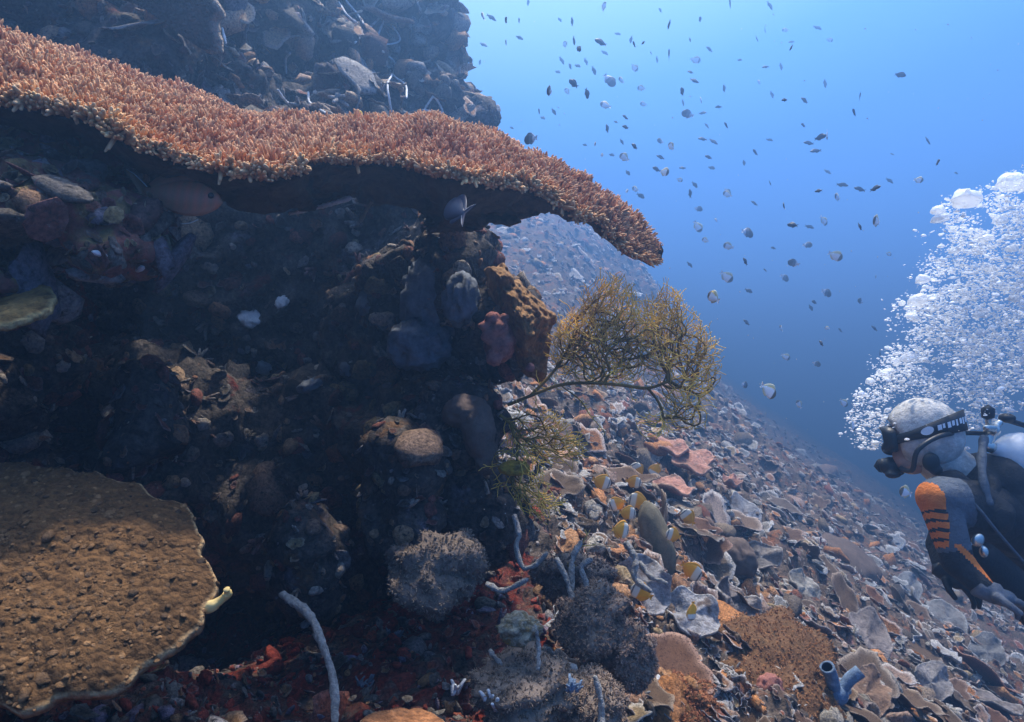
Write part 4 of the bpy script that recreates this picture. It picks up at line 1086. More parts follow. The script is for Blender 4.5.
rope([(598, 618, 1.6), (596, 598, 1.62), (592, 585, 1.63)], .0095, 'stubby grey rope sponge in the middle of the cluster')
rope([(606, 622, 1.6), (608, 602, 1.62), (600, 580, 1.63)], .009, 'grey rope sponge on the slope side of the cluster')
rope([(625, 545, 2.05), (634, 560, 2.02), (636, 578, 2.0), (650, 590, 1.98)], .012, 'grey branching sponge finger across the grey folded plate')
rope([(640, 560, 2.1), (652, 575, 2.08), (668, 583, 2.06)], .010, 'pale curved sponge finger beside the olive slab')
rope([(490, 650, 1.45), (497, 660, 1.43), (508, 668, 1.42)], .006, 'small grey finger sponge left of the speckled stone'.replace('left of', 'next to'))
rope([(195, 612, .98), (212, 608, .975), (222, 600, .97), (226, 590, .97)], .0105, 'pale yellow horn-shaped sponge beside the brown plate', 'finger_sponge', M['yellowsponge'], r1=.0055, wob=.1)
rope([(290, 214, 1.75), (320, 207, 1.7), (350, 197, 1.65)], .0055, 'thin white whip hanging under the table coral', 'whip_coral', M['white'], r1=.0075)
rope([(362, 222, 1.9), (368, 210, 1.85), (375, 196, 1.8)], .006, 'short pale finger sponge under the middle of the table coral')
# speckled stone with sponge
o = boulder('speckled_stone', 519, 628, (.045, .035, .032), mat('speckled_stone', [(.13, .10, .05), (.42, .38, .28), (.22, .16, .07), (.5, .47, .40)], 40, .9, .8, 120, patches=[((.45, .25, .05), 30, .58, .64)]),
            'speckled cream and ochre stone perched on the reef floor', 'stone', .2, ((.55, .7), (.35, .25), (.12, .08)), d=1.42, seed=41)
o = blade('plate_coral', [P(px, py, d) for px, py, d in [(355, 738, 1.02), (362, 716, 1.08), (390, 706, 1.12), (420, 707, 1.13), (445, 718, 1.1), (455, 738, 1.03), (400, 760, .98)]], P(402, 730, 1.05), M['brownplate'], 20, 90, .015,
          ((.006, .05), (.003, .015)), (.36, .15, .06), (.52, .28, .14), .06, .005, 520, scal=.05)
tag(o, 'orange-brown plate coral cut off by the bottom edge', 'coral')
for k, (px, py, s, lab, mm) in enumerate([(455, 690, .022, 'small white lumpy coral piece near the bottom edge', 'white'), (365, 688, .020, 'lilac grey coral piece lying on the red floor', 'bluegrey'), (395, 640, .02, 'dull grey lump at the rim of the red patch', 'bluegrey'),
                                          (570, 690, .018, 'small blue-grey branching coral tuft on the wide brown mound', 'bluetube'), (495, 705, .026, 'pale branching coral piece in front of the wide brown mound', 'white'), (655, 690, .03, 'pale lacy coral piece by the tufted mound', 'white')]):
    loc, n = hit(px, py)
    t = FT[k % len(FT)]
    b_ = Bag()
    for q in range(4):
        rg = np.random.default_rng(k * 9 + q)
        tt = FT[rg.integers(0, len(FT))]
        b_.add(tt[0] * s * rg.uniform(.8, 1.3) * np.array([1.5, 1.5, 1]) + rg.normal(0, s * .5, 3) * np.array([1, 1, .2]), tt[1], tt[2])
    o = b_.build('coral_piece', M[mm]); o.location = (P(px, py, 1.33) if k in (3, 4) else loc) + n * .005; tag(o, lab, 'coral')

# ---- blue tube sponge
loc, n = hit(838, 694, TREE2)
sp = empty('tube_sponge', loc); tag(sp, 'pair of pale blue tube sponges growing from one base on the orange-brown mound', 'sponge')
dd = min(loc.y, hit(827, 667, TREE2)[0].y, hit(858, 671, TREE2)[0].y) - .06
def open_tube(name, a, bb_, r):
    path = catmull([np.array(a), (np.array(a) + np.array(bb_)) / 2 + np.array([0, 0, .01]), np.array(bb_)], 12)
    V1, Q1, _ = tube_arrays(path, np.linspace(r * .8, r, 12), 20, False, .12, 3)
    V2, Q2, _ = tube_arrays(path, np.linspace(r * .5, r * .72, 12), 20, False, .08, 3)
    k = np.arange(20); k2 = (k + 1) % 20; o_ = len(V1); e = 11 * 20
    ring = np.stack([e + k, e + k2, e + k2 + o_, e + k + o_], -1)
    floor_ = np.stack([o_ + 20 * 4 + k, o_ + 20 * 4 + k2, np.full(20, len(V1) + len(V2))], -1)
    V = np.vstack([V1, V2, [path[4]]])
    return mesh_np(name, V, [np.vstack([Q1, Q2[:, ::-1] + o_, ring]), floor_], [M['bluetube'], M['tubeshade']], True,
                   matidx=np.concatenate([np.zeros(len(Q1)), np.ones(len(Q2)), np.zeros(20), np.ones(20)]))
b0 = P(836, 694, dd)
under(open_tube('tube', b0, P(827, 667, dd - .05), .027), sp)
under(open_tube('tube', b0 + Vector((.01, .0, 0)), P(860, 671, dd + .0), .025), sp)
V, Q, T = fuse([blob(b0, (.045, .04, .04)), blob(loc + n * .02, (.05, .05, .05)), blob((b0 + loc) / 2, (.045, .045, .045))], .008, 5)
under(mesh_np('base', V, [Q, T], M['bluetube']), sp)

# ---- white whips on the far wall
rng = np.random.default_rng(77)
wl_ = [([(340, -5), (352, 15), (362, 30)], 'straight white whip at the top of the wall'), ([(335, 5), (345, 22), (352, 28)], 'white whip next to the straight one at the top of the wall'),
       ([(352, 42), (372, 33), (382, 20), (378, 40), (392, 38), (395, 20)], 'tangled white whip coral high on the wall'), ([(378, 48), (390, 60), (398, 75), (385, 95), (392, 118)], 'long white whip hanging down the wall'),
       ([(392, 60), (398, 75), (404, 92), (398, 100)], 'short white whip beside the long hanging one'), ([(420, 112), (432, 102), (444, 108), (438, 118), (424, 114), (420, 108), (436, 100)], 'coiled white whip near the wall corner'),
       ([(310, 92), (316, 105), (318, 118)], 'thin white whip above the middle of the table coral'), ([(288, 45), (284, 58), (278, 68)], 'short white whip on the wall beside the broad dark plate'),
       ([(352, 108), (354, 118), (352, 126)], 'forked white whip behind the small yellow fish'), ([(270, 90), (276, 98), (290, 106)], 'pale rim-like whip on the lower wall'), ([(205, 20), (215, 35), (225, 48)], 'pale whip across the edge of the broad dark plate')]
for pts, lab in wl_: rope(pts, .0075, lab, 'whip_coral', M['white'], off=.05, n=30, wob=.2)

# ------------------------------------------------------------------ gorgonians
def gorgonian(name, label, stems, ells, n_max, step, rng, r_tip, cols, gap, fork=.24, power=3.4, rmax=.0048, bias=(0, 0, .25)):
    """forking twigs grow from hand-laid stems until they meet each other or leave the crown"""
    cen = np.array([np.array(e[0]) for e in ells]); rad_e = np.array([e[1] for e in ells])
    inside = lambda q: ((((q - cen) / rad_e) ** 2).sum(1) < 1).any()
    nodes, par, tips, grid = [], [], [], {}
    cellkey = lambda q: tuple(np.floor(q / gap).astype(int))
    def put(q, p_):
        nodes.append(q); par.append(p_); grid.setdefault(cellkey(q), []).append(len(nodes) - 1); return len(nodes) - 1
    def crowded(q, skip):
        c = cellkey(q)
        for a in (-1, 0, 1):
            for b_ in (-1, 0, 1):
                for c_ in (-1, 0, 1):
                    for k in grid.get((c[0] + a, c[1] + b_, c[2] + c_), ()):
                        if k not in skip and np.linalg.norm(nodes[k] - q) < gap: return True
        return False
    base_pt = np.array(stems[0][0][0])
    for poly, attach in stems:
        last = -1
        for k, q in enumerate(poly):
            if k == 0 and attach is not None:
                last = int(np.linalg.norm(np.array(nodes) - q, axis=1).argmin()); continue
            last = put(np.array(q), last)
            if len(nodes) > 3 and rng.random() < .75 and k > 2:
                t_ = q - poly[max(k - 1, 0)]; t_ = t_ / np.linalg.norm(t_)
                for sg in (1, -1):
                    v_ = np.array([-t_[2], rng.normal(0, .35), t_[0]]) * sg + t_ * .7; tips.append((last, v_ / np.linalg.norm(v_)))
        tips.append((last, nrm(poly[-1] - poly[-2])))
    while tips and len(nodes) < n_max:
        nt_ = []
        rng.shuffle(tips)
        for idx, v_ in tips:
            v2 = v_ + rng.normal(0, .16, 3) * np.array([1, .6, 1]) + np.array(bias) * .25
            v2 /= np.linalg.norm(v2); q = nodes[idx] + v2 * step
            skip = {idx, par[idx], par[par[idx]] if par[idx] >= 0 else -1} | {k for k in range(max(0, len(nodes) - 1), len(nodes)) if par[k] == idx}
            if crowded(q, skip) or (not inside(q) and rng.random() < .55): continue
            k = put(q, idx)
            if rng.random() < fork:
                sp = rng.uniform(.30, .62); pd = np.array([-v2[2], rng.normal(0, .25), v2[0]]); pd /= np.linalg.norm(pd)
                for sg in (1, -1):
                    w_ = v2 * math.cos(sp) + pd * math.sin(sp) * sg; nt_.append((k, w_))
            else: nt_.append((k, v2))
        tips = nt_
    nodes = np.array(nodes); par = np.array(par); n = len(nodes)
    acc = np.zeros(n); ch = np.zeros(n, int); np.add.at(ch, par[par >= 0], 1)
    for k in range(n - 1, -1, -1):
        if acc[k] == 0: acc[k] = r_tip ** power
        if par[k] >= 0: acc[par[k]] += acc[k] * (1 if ch[par[k]] > 1 else 1.02)
    rad = np.minimum(acc ** (1 / power), rmax)
    root = empty(name, Vector(nodes[0]))
    tag(root, label, 'sea fan')
    stem, twig = Bag(), Bag()
    thr = min(r_tip * 2.2, rad.max() * .8)
    for k in range(n):
        if par[k] < 0: continue
        a, b_ = nodes[par[k]], nodes[k]
        ra, rb = min(rad[par[k]], rad[k] * 1.4), rad[k]
        big = rad[k] > thr
        V, Q, T = tube_arrays(np.array([a - (b_ - a) * .08, b_]), np.array([ra, rb]), 6 if big else 4, not big and ch[k] == 0)
        tw = np.clip((rad[k] - r_tip) / (thr - r_tip), 0, 1); cc = np.array(cols[1]) * (1 - tw) + np.array(cols[0]) * tw
        cc = cc * (1 + .3 * math.sin(a[0] * 31 + a[2] * 23))
        (stem if big else twig).add(V, Q, T, cc)
    under(stem.build('stem', M['fan']), root)
    under(twig.build('twigs', M['fan'], kind='stuff'), root)
    return root
rng = np.random.default_rng(90)
G0 = [np.array(P(*q)) for q in [(508, 405, 1.93), (530, 396, 1.92), (560, 385, 1.9), (590, 383, 1.89), (620, 385, 1.88), (648, 388, 1.88), (672, 380, 1.9)]]
G1 = [np.array(P(*q)) for q in [(560, 385, 1.9), (580, 400, 1.86), (590, 415, 1.84), (605, 432, 1.82)]]
G2 = [np.array(P(*q)) for q in [(648, 388, 1.88), (660, 405, 1.87), (665, 425, 1.86)]]
G3 = [np.array(P(*q)) for q in [(530, 396, 1.92), (548, 378, 1.93), (562, 360, 1.94), (572, 340, 1.95)]]
ells = [(P(605, 345, 1.93), (.155, .07, .125)), (P(610, 305, 1.95), (.085, .06, .09)), (P(655, 340, 1.92), (.15, .07, .12)), (P(668, 305, 1.93), (.05, .04, .055)), (P(700, 350, 1.93), (.06, .05, .06)),
        (P(685, 400, 1.9), (.08, .05, .09)), (P(570, 350, 1.95), (.06, .05, .09)), (P(655, 425, 1.87), (.06, .04, .04)), (P(700, 372, 1.92), (.07, .05, .05))]
gorgonian('gorgonian', 'bushy yellow-brown gorgonian spreading below the tip of the table coral', [(catmull(G0, 60), None), (catmull(G1, 18), 1), (catmull(G2, 12), 1), (catmull(G3, 18), 1)],
          ells, 24000, .0068, rng, .00095, ((.18, .11, .03), (.80, .50, .09)), .0046)
rng = np.random.default_rng(91)
H0 = [np.array(P(*q)) for q in [(569, 585, 1.70), (572, 565, 1.71), (580, 548, 1.72), (590, 530, 1.73)]]
gorgonian('gorgonian', 'dark wispy gorgonian standing on a stalk above the rope sponges', [(catmull(H0, 22), None)],
          [(P(598, 505, 1.74), (.055, .04, .045)), (P(560, 520, 1.76), (.07, .05, .055)), (P(545, 495, 1.8), (.07, .05, .05))], 3000, .0075, rng, .0012, ((.09, .06, .02), (.46, .31, .09)), .0052)
rng = np.random.default_rng(92)
K0 = [np.array(P(*q)) for q in [(500, 415, 1.93), (512, 425, 1.92), (525, 440, 1.91), (540, 455, 1.9)]]
gorgonian('gorgonian', 'olive gorgonian tangle hanging between the brown sponge lobe and the bushy gorgonian', [(catmull(K0, 20), None)],
          [(P(530, 430, 1.92), (.10, .05, .08)), (P(518, 470, 1.88), (.08, .05, .08)), (P(560, 445, 1.88), (.08, .05, .06)), (P(540, 500, 1.85), (.07, .05, .06))], 7000, .0075, rng, .0010, ((.14, .09, .02), (.80, .50, .09)), .0052, bias=(.2, 0, 0))

# ------------------------------------------------------------------ fish
def fish_parts(hmax, wmax, prof, colour, tail=(.22, .30, .12), dorsal=(.30, -.38, .10), anal=(.0, -.38, .10), peduncle=.10, fincol=None, tailcol=None):
    """arrays of body, tail, dorsal and anal fin; head towards +X, length about 1"""
    ns, nr_ = 18, 12
    x = np.linspace(.5, -.42, ns); t = (0.5 - x) / .92
    h = hmax * (np.sin(np.clip(t, 0, 1) ** prof * math.pi) ** .8) * .5
    h = np.maximum(h, peduncle * .5 * np.clip(t * 6, 0.06, 1)); h[0] = .008
    w = wmax * .5 * np.sin(np.clip(t ** .7, 0, 1) * math.pi) ** .8; w = np.maximum(w, .012); w[0] = .006
    a = np.linspace(0, 2 * math.pi, nr_, endpoint=False)
    V = np.stack([np.repeat(x, nr_), (w[:, None] * np.cos(a)[None]).ravel(), (h[:, None] * np.sin(a)[None]).ravel()], -1)
    i, j = np.meshgrid(np.arange(ns - 1), np.arange(nr_), indexing='ij'); j2 = (j + 1) % nr_
    Q = np.stack([i * nr_ + j, i * nr_ + j2, (i + 1) * nr_ + j2, (i + 1) * nr_ + j], -1).reshape(-1, 4)
    k = np.arange(nr_); V = np.vstack([V, [.505, 0, 0], [-.425, 0, 0]])
    T = np.vstack([np.stack([np.full(nr_, len(V) - 2), (k + 1) % nr_, k], -1), np.stack([np.full(nr_, len(V) - 1), (ns - 1) * nr_ + k, (ns - 1) * nr_ + (k + 1) % nr_], -1)])
    body = (V, Q, T, np.array([colour(p[0], p[2] / max(hmax, 1e-3) * 2) for p in V]))
    def sheet(pts, c):
        pts = np.array(pts); m = len(pts)
        V = np.vstack([pts + [0, .006, 0], pts - [0, .006, 0]])
        T = [[0, q, q + 1] for q in range(1, m - 1)]; T += [[m, m + q + 1, m + q] for q in range(1, m - 1)]
        S = [[q, (q + 1) % m, m + (q + 1) % m, m + q] for q in range(m)]
        return (V, np.array(S), np.array(T), np.tile(c, (2 * m, 1)))
    L_, sp, fk = tail
    tl = sheet([(-.38, 0, 0), (-.40, 0, peduncle * .5), (-.42 - L_ * .6, 0, sp * .42), (-.42 - L_, 0, sp * .5), (-.42 - L_ + fk, 0, .0), (-.42 - L_, 0, -sp * .5), (-.42 - L_ * .6, 0, -sp * .42), (-.40, 0, -peduncle * .5)], tailcol or fincol or colour(-.45, 0))
    def hz_(xx): return float(np.interp(-xx, -x, h))
    def strip(x0, x1, ht, sg):
        xs = np.linspace(x0, x1, 8); lo = [(q, 0, sg * (hz_(q) - .02)) for q in xs]
        hi = [(q - .06, 0, sg * (hz_(q) + ht * (.55 + .45 * math.sin(math.pi * (kk / 7) ** .7)) * (1 if kk < 7 else .5))) for kk, q in enumerate(xs)]
        pts = np.array(lo + hi); m = 8
        V = np.vstack([pts + [0, .006, 0], pts - [0, .006, 0]]); q = np.arange(m - 1)
        Qs = np.vstack([np.stack([q, q + 1, q + 1 + m, q + m], -1), np.stack([q + 16, q + 16 + m, q + 17 + m, q + 17], -1), np.stack([q + m, q + 1 + m, q + 1 + m + 16, q + m + 16], -1)])
        return (V, Qs, np.zeros((0, 3), int), np.array([(fincol or colour(p[0], sg * .95)) for p in V]))
    return body, tl, strip(*dorsal, 1), strip(*anal, -1)
def fish_mesh(name, parts):
    b_ = Bag()
    for V, Q, T, C in parts: b_.add(V, Q, T, C)
    o = b_.build(name, M['fish']); me = o.data; bpy.data.objects.remove(o); return me
def fish_tree(name, parts, eye=True, eyex=.36, eyez=.05, eyer=.035, wy=.05):
    root = empty(name)
    for nm, (V, Q, T, C) in zip(('body', 'tail_fin', 'dorsal_fin', 'anal_fin'), parts):
        mesh_np(nm, V, [Q, T] if len(T) else [Q], M['fish'], True, C, root)
    if eye:
        for s in (1, -1):
            mesh_np('eye', ICO2 * np.array([eyer, .02, eyer]) + np.array([eyex, s * wy, eyez]), ICO2T, M['rubber'], True, None, root)
    return root
def c_dark(x, z): return (.045, .055, .07) if z > -.4 else (.08, .09, .10)
def c_mid(x, z): return (.10, .12, .14)
def c_pyr(x, z):
    if x > .24: return (.16, .12, .06)
    if z > .62: return (.60, .40, .05)
    if x < -.05 and z > .1 - x * .6 + .25: return (.60, .40, .05)
    return (.92, .92, .92)
def c_pyrdark(x, z):
    if x > .05: return (.08, .075, .06)
    return (.70, .72, .74) if x < -.22 else (.16, .17, .18)
def c_band(x, z):
    if x < .12: return (.85, .38, .02)
    for c_, w_ in ((.37, .025), (.20, .022)):
        if abs(x - c_) < w_: return (.05, .045, .04)
    return (.74, .68, .55)
chromis = fish_parts(.42, .16, .75, c_dark)
slim = fish_parts(.28, .14, .75, c_mid, tail=(.24, .26, .14))
pyr = fish_parts(.66, .15, .70, c_pyr, tail=(.20, .34, .05), fincol=(.72, .66, .40), tailcol=(.8, .8, .8))
pyrd = fish_parts(.62, .15, .70, c_pyrdark, tail=(.20, .32, .05), tailcol=(.75, .76, .78))
band = fish_parts(.76, .16, .68, c_band, tail=(.15, .28, .03), fincol=(.80, .36, .03))
ME = {'k': fish_mesh('chromis', chromis), 's': fish_mesh('slim_fish', slim), 'w': fish_mesh('white_fish', pyr), 'd': fish_mesh('half_white_fish', pyrd)}
rng = np.random.default_rng(101)
FISH = """452 14 k 13 95;461 15 s 9 20;483 16 s 9 10;492 18 s 11 200;506 20 d 8 60;519 20 s 6 80;528 2 s 7 90;572 21 s 9 88;604 6 s 9 110;574 41 k 9 80;579 49 k 11 40;600 42 k 13 20;618 34 s 7 5;631 40 s 8 100;634 44 k 8 20
643 43 s 7 5;520 38 s 9 5;506 43 d 8 20;484 45 s 9 30;480 62 s 6 100;565 44 s 7 80;562 61 s 9 60;558 72 k 6 20;570 66 s 7 70;578 66 s 8 30;586 62 s 8 70;594 71 k 9 65;605 53 s 8 30;610 81 d 15 50;621 80 w 8 20
573 83 k 13 45;549 91 d 14 30;567 91 s 7 60;587 94 k 12 75;605 105 w 11 20;641 88 w 8 20;643 104 w 7 5;651 53 s 6 10;635 68 s 9 50;669 54 s 11 80;657 60 s 7 85;669 25 s 9 110;700 19 k 6 90;709 49 s 8 40;696 60 s 10 15
690 72 s 7 30;695 81 s 12 5;682 91 k 9 80;683 103 s 7 80;701 100 w 7 30;687 114 d 12 20;718 107 s 7 10;554 112 k 8 40;539 111 s 7 70;543 118 k 6 30;530 139 d 17 5;480 103 k 8 10;512 128 s 5 30;607 128 s 9 80;625 127 s 9 30
616 122 s 6 30;625 117 s 9 10;622 142 k 7 40;634 146 s 10 45;595 144 w 6 20;585 145 k 5 20;602 155 w 5 20;612 155 k 6 20;624 157 w 11 40;628 173 k 7 50;635 189 w 8 10;641 196 k 9 30;627 191 w 5 10;660 141 d 8 10;671 146 s 9 60
660 157 s 9 20;665 172 w 12 20;656 169 k 9 20;682 168 s 7 10;680 180 w 6 20;695 185 k 8 40;690 193 s 9 85;702 139 s 9 10;707 126 s 7 40;714 142 s 10 30;708 157 s 8 30;712 168 k 7 20;703 113 s 8 5;730 3 s 9 80;770 6 s 10 60
765 30 s 6 60;757 39 s 7 40;785 30 s 6 10;818 28 s 9 25;791 42 s 6 5;791 48 s 9 8;765 67 s 7 10;781 67 s 8 80;759 82 s 6 5;724 88 s 8 85;772 95 s 8 70;784 100 s 8 20;804 100 s 9 50;825 84 s 9 85;901 75 k 11 25
860 96 s 8 50;854 112 k 10 30;803 125 s 9 5;726 125 k 8 35;821 137 k 12 175;827 135 s 10 80;808 143 s 10 10;815 151 s 11 175;755 152 k 8 35;744 163 k 6 80;770 183 s 8 20;727 194 w 9 30;818 191 s 9 5;843 185 s 11 15;859 189 s 11 20
876 188 s 13 175;890 181 s 9 30;837 197 s 10 15;828 172 s 8 30;892 154 s 5 10;938 162 s 11 12;928 141 s 10 40;956 173 s 6 5;919 180 s 9 20;728 192 d 9 30;754 203 s 8 30;784 206 d 9 20;699 209 d 8 10;698 227 w 12 60;716 220 w 5 20
728 246 w 10 20;748 233 d 15 10;792 225 k 11 15;727 277 w 14 40;713 297 w 17 30;749 291 k 8 30;745 261 s 9 60;773 248 k 5 20;793 263 d 11 20;785 278 d 10 30;810 227 s 9 20;824 221 s 11 40;808 245 d 9 10;836 256 w 14 30;827 293 d 12 20
814 302 k 7 20;811 308 k 7 60;876 221 s 16 5;860 227 s 9 60;889 254 w 6 10;876 277 w 5 10;860 301 d 8 20;746 322 s 8 45;781 328 s 7 45;821 343 s 8 45;786 357 w 9 30;817 364 d 8 20;827 328 w 5 10;799 404 w 9 60;745 385 d 10 10
844 403 w 10 40;853 425 w 14 60;874 328 s 8 40;880 353 s 7 80;905 492 w 17 20;830 40 s 6 20;560 20 s 6 50;660 10 s 6 60;740 60 s 6 20;690 40 s 6 70;770 140 s 7 20;705 240 s 7 30;690 265 s 8 50;765 270 s 6 20;840 330 s 6 40""".replace('\n', ';').split(';')
GL = {'k': ('small dark reef fish of the shoal in open water', 'dark fish of the shoal'), 's': ('slim faint blue-grey fish of the shoal in open water', 'slim fish of the shoal'),
      'w': ('small white butterflyfish of the shoal in open water', 'white fish of the shoal'), 'd': ('dark-headed butterflyfish with white tail in the open-water shoal', 'half-white fish of the shoal')}
SPECIAL = {(530, 139): 'dark oval fish with white tail just above the table coral', (713, 297): 'white and yellow butterflyfish just above the gorgonian', (905, 492): 'white fish right in front of the diver',
           (853, 425): 'bluish white butterflyfish just under the bubbles', (748, 233): 'dark striped butterflyfish in open water beyond the tip of the table coral', (901, 75): 'lone dark fish high up near the upper corner'}
SIZE = {'k': .105, 's': .11, 'w': .125, 'd': .125}
CATN = {'k': 'reef_fish', 's': 'reef_fish', 'w': 'butterflyfish', 'd': 'butterflyfish'}
def free_depth(px, py, d):
    l, _ = hit(px, py)
    dd_ = math.hypot(*[c for c in (l.x / l.y, l.z / l.y)])
    return min(d, l.y - .25) if l.y < 59 and abs(l.y - 6.0) > 1e-6 else d
for fi, rec in enumerate(FISH):
    x_, y_, k_, L_, a_ = rec.split(); k_ = 'w' if (k_ == 's' and fi % 6 == 2) else k_; x_, y_, L_, a_ = int(x_), int(y_), float(L_), float(a_)
    yaw = rng.normal(0, .7) + (math.pi if rng.random() < .5 else 0)
    d = SIZE[k_] * FPX * abs(math.cos(yaw) * .9 + .1) / (L_ * .85) * (1.15 if k_ in 'wd' else 1)
    d = min(max(d, 2.9), 11.0); d = free_depth(x_, y_, d)
    me = ME[k_]
    o = bpy.data.objects.new(CATN[k_], me); COL.objects.link(o)
    o.location = P(x_, y_, d); s = L_ * 1.05 * d / FPX / (1.15 if k_ in 'ks' else 1.1)
    o.scale = (s, s, s)
    pitch = R(a_ if a_ <= 90 else a_ - 180) * (1 if math.cos(yaw) > 0 else -1)
    o.rotation_euler = (rng.normal(0, .1), pitch, yaw)
    if (x_, y_) in SPECIAL: tag(o, SPECIAL[(x_, y_)], 'fish', GL[k_][1])
    else: tag(o, GL[k_][0], 'fish', GL[k_][1])
# large white butterflyfish
bf = fish_tree('butterflyfish', pyr, True, .40, .05, .03, .045)
bf.location = P(769, 391, 3.6); bf.scale = (.105,) * 3; bf.rotation_euler = (0, R(35), R(20)); tag(bf, 'largest white butterflyfish with yellow back, floating above the slope edge', 'fish')
# banded yellow fish over the slope
BF = [(602, 482, 22, 20, 'banded yellow fish nearest the gorgonian twigs'), (637, 470, 19, 60, 'topmost banded yellow fish, over the pale rubble'), (655, 470, 17, 120, 'small all-yellow fish beside the topmost banded one'),
      (634, 482, 18, 10, 'dull banded fish just under the topmost yellow fish'), (638, 501, 24, 10, 'banded yellow fish at the upper end of the olive slab'), (617, 504, 20, 160, 'yellow-tailed banded fish next to the upper end of the olive slab'),
      (621, 530, 26, 15, 'large banded yellow fish beside the olive slab'), (688, 517, 20, 50, 'banded yellow fish farthest down the slope'), (673, 535, 20, 20, 'yellow banded fish hovering over the lower part of the olive slab'),
      (692, 571, 26, 30, 'orange-yellow fish at the lower end of the olive slab'), (641, 592, 26, 25, 'banded yellow fish over the grey folded plate'), (692, 612, 22, 100, 'yellow-brown fish nosing at the pale grey plate lobe'),
      (628, 513, 20, 8, 'dusky banded fish resting on the olive slab'), (515, 468, 20, 30, 'yellow fish in the shade under the gorgonian')]
bproto = None
for k, (x_, y_, L_, a_, lab) in enumerate(BF):
    l, nn = hit(x_, y_); d = l.y - (.48 if l.y > 2.2 else .12)
    o = fish_tree('banded_fish', band, True, .40, .06, .032, .045) if bproto is None else copy_tree(bproto)
    bproto = bproto or o
    yaw = rng.normal(0, .5) + (math.pi if k % 3 else 0)
    o.location = P(x_, y_, d); s = L_ * d / FPX * .84; o.scale = (s, s, s); o.rotation_euler = (0, R(a_ if a_ <= 90 else a_ - 180) * (1 if math.cos(yaw) > 0 else -1), yaw)
    tag(o, lab, 'fish', 'banded yellow fish over the slope')
yf = fish_tree('yellow_fish', fish_parts(.55, .16, .7, lambda x, z: (.75, .48, .03)), True); yf.location = P(358, 117, 1.95); yf.scale = (.042,) * 3; yf.rotation_euler = (0, R(-70), R(10)); tag(yf, 'tiny bright yellow fish above the table coral', 'fish')
# soldierfish under the table
def c_sold(x, z): return (.34 + .08 * math.sin(x * 60), .13, .065) if z > -.5 else (.36, .19, .12)
sf_parts = fish_parts(.40, .16, .80, c_sold, tail=(.26, .46, .20), dorsal=(.22, -.32, .10), anal=(-.10, -.36, .10), peduncle=.12)
sf = fish_tree('soldierfish', sf_parts, True, .385, .05, .036, .055)
sf.location = P(180, 197, 1.31); sf.scale = (.175,) * 3; sf.rotation_euler = (0, R(8), R(-4)); tag(sf, 'reddish brown fish with pale fin edges sheltering under the table coral', 'fish')
for nm, pts, rr_ in [('fin_edge', [(-.40, 0, .07), (-.55, 0, .18), (-.67, 0, .235)], .007), ('fin_edge', [(-.12, 0, -.25), (-.24, 0, -.27), (-.38, 0, -.235)], .007), ('fin_edge', [(.22, .04, -.22), (.12, .05, -.27), (.02, .05, -.29)], .007), ('fin_edge', [(-.05, 0, .30), (-.16, 0, .31), (-.24, 0, .27)], .005)]:
    tube(nm, pts, rr_, rr_ * .6, M['white'], 10, 6, sf)
# fish turned away under the table
df = fish_tree('grey_fish', fish_parts(.55, .24, .7, lambda x, z: (.055, .05, .07), tail=(.30, .5, .2), peduncle=.13), True, .36, .06, .05, .06)
df.location = P(456, 210, 1.40); df.scale = (.10,) * 3; df.rotation_euler = (R(25), R(-20), R(118)); tag(df, 'purplish grey fish turned away beneath the lobe of the table coral', 'fish')
for pts in ([(-.40, 0, .06), (-.55, 0, .18), (-.71, 0, .26)], [(-.40, 0, -.06), (-.55, 0, -.18), (-.71, 0, -.26)]):
    tube('fin_edge', pts, .012, .006, M['white'], 10, 6, df)

# ------------------------------------------------------------------ diver
DD = 2.42
def D(px, py, dz=0.0): return P(px, py, DD + dz)
diver = empty('person', D(1020, 520)); 
tag(diver, 'scuba diver in dark wetsuit with orange sleeve panel and grey hood, gliding beside the reef', 'person')
def dpart(name, V, F, m, smooth=True, matidx=None, parent=None):
    o = mesh_np(name, V, F, m, smooth, matidx=matidx)
    if parent is None: under(o, diver)
    else: o.parent = parent
    return o
hd = D(925, 437)          # head centre
HR = Euler((0, R(-9), R(-40)), 'XYZ').to_matrix()       # head turned a little away and down
def hp_(x, y, z): return hd + HR @ Vector((x, y, z))
def hrot(V): return (np.asarray(V) - np.array(hd)) @ np.array(HR).T + np.array(hd)
sol = []
sol.append(blob(hd + Vector((.0, 0, .012)), (.108, .082, .118), (0, R(-18), 0)))           # skull
sol.append(blob(hd + Vector((-.055, 0, -.075)), (.062, .058, .058)))                       # jaw
sol.append(blob(hd + Vector((-.108, 0, -.030)), (.022, .016, .026)))                       # nose
sol.append(blob(hd + Vector((-.085, 0, -.085)), (.03, .035, .018)))                        # lips around the mouthpiece
sol.append(blob(hd + Vector((.012, -.08, -.02)), (.022, .012, .034)))                      # ears
sol.append(blob(hd + Vector((.012, .08, -.02)), (.022, .012, .034)))
sol = [(hrot(v_), q_, t_) for v_, q_, t_ in sol]
neck0, chest, mid, pelvis = D(945, 470), D(1015, 520), D(1090, 560), D(1170, 590)
sol.append(capsule(hd + Vector((.02, 0, -.03)), neck0 + Vector((.03, 0, -.02)), .062, .072))
sol.append(blob(D(985, 510), (.13, .19, .12), (0, R(25), 0)))
sol.append(capsule(D(975, 505), chest + Vector((.05, 0, -.02)), .12, .145))
sol.append(blob(chest, (.17, .185, .13), (0, R(25), 0)))
sol.append(capsule(chest, mid, .15, .135)); sol.append(blob(mid, (.15, .165, .12), (0, R(25), 0)))
sol.append(capsule(mid, pelvis, .135, .14)); sol.append(blob(pelvis, (.15, .17, .12), (0, R(20), 0)))
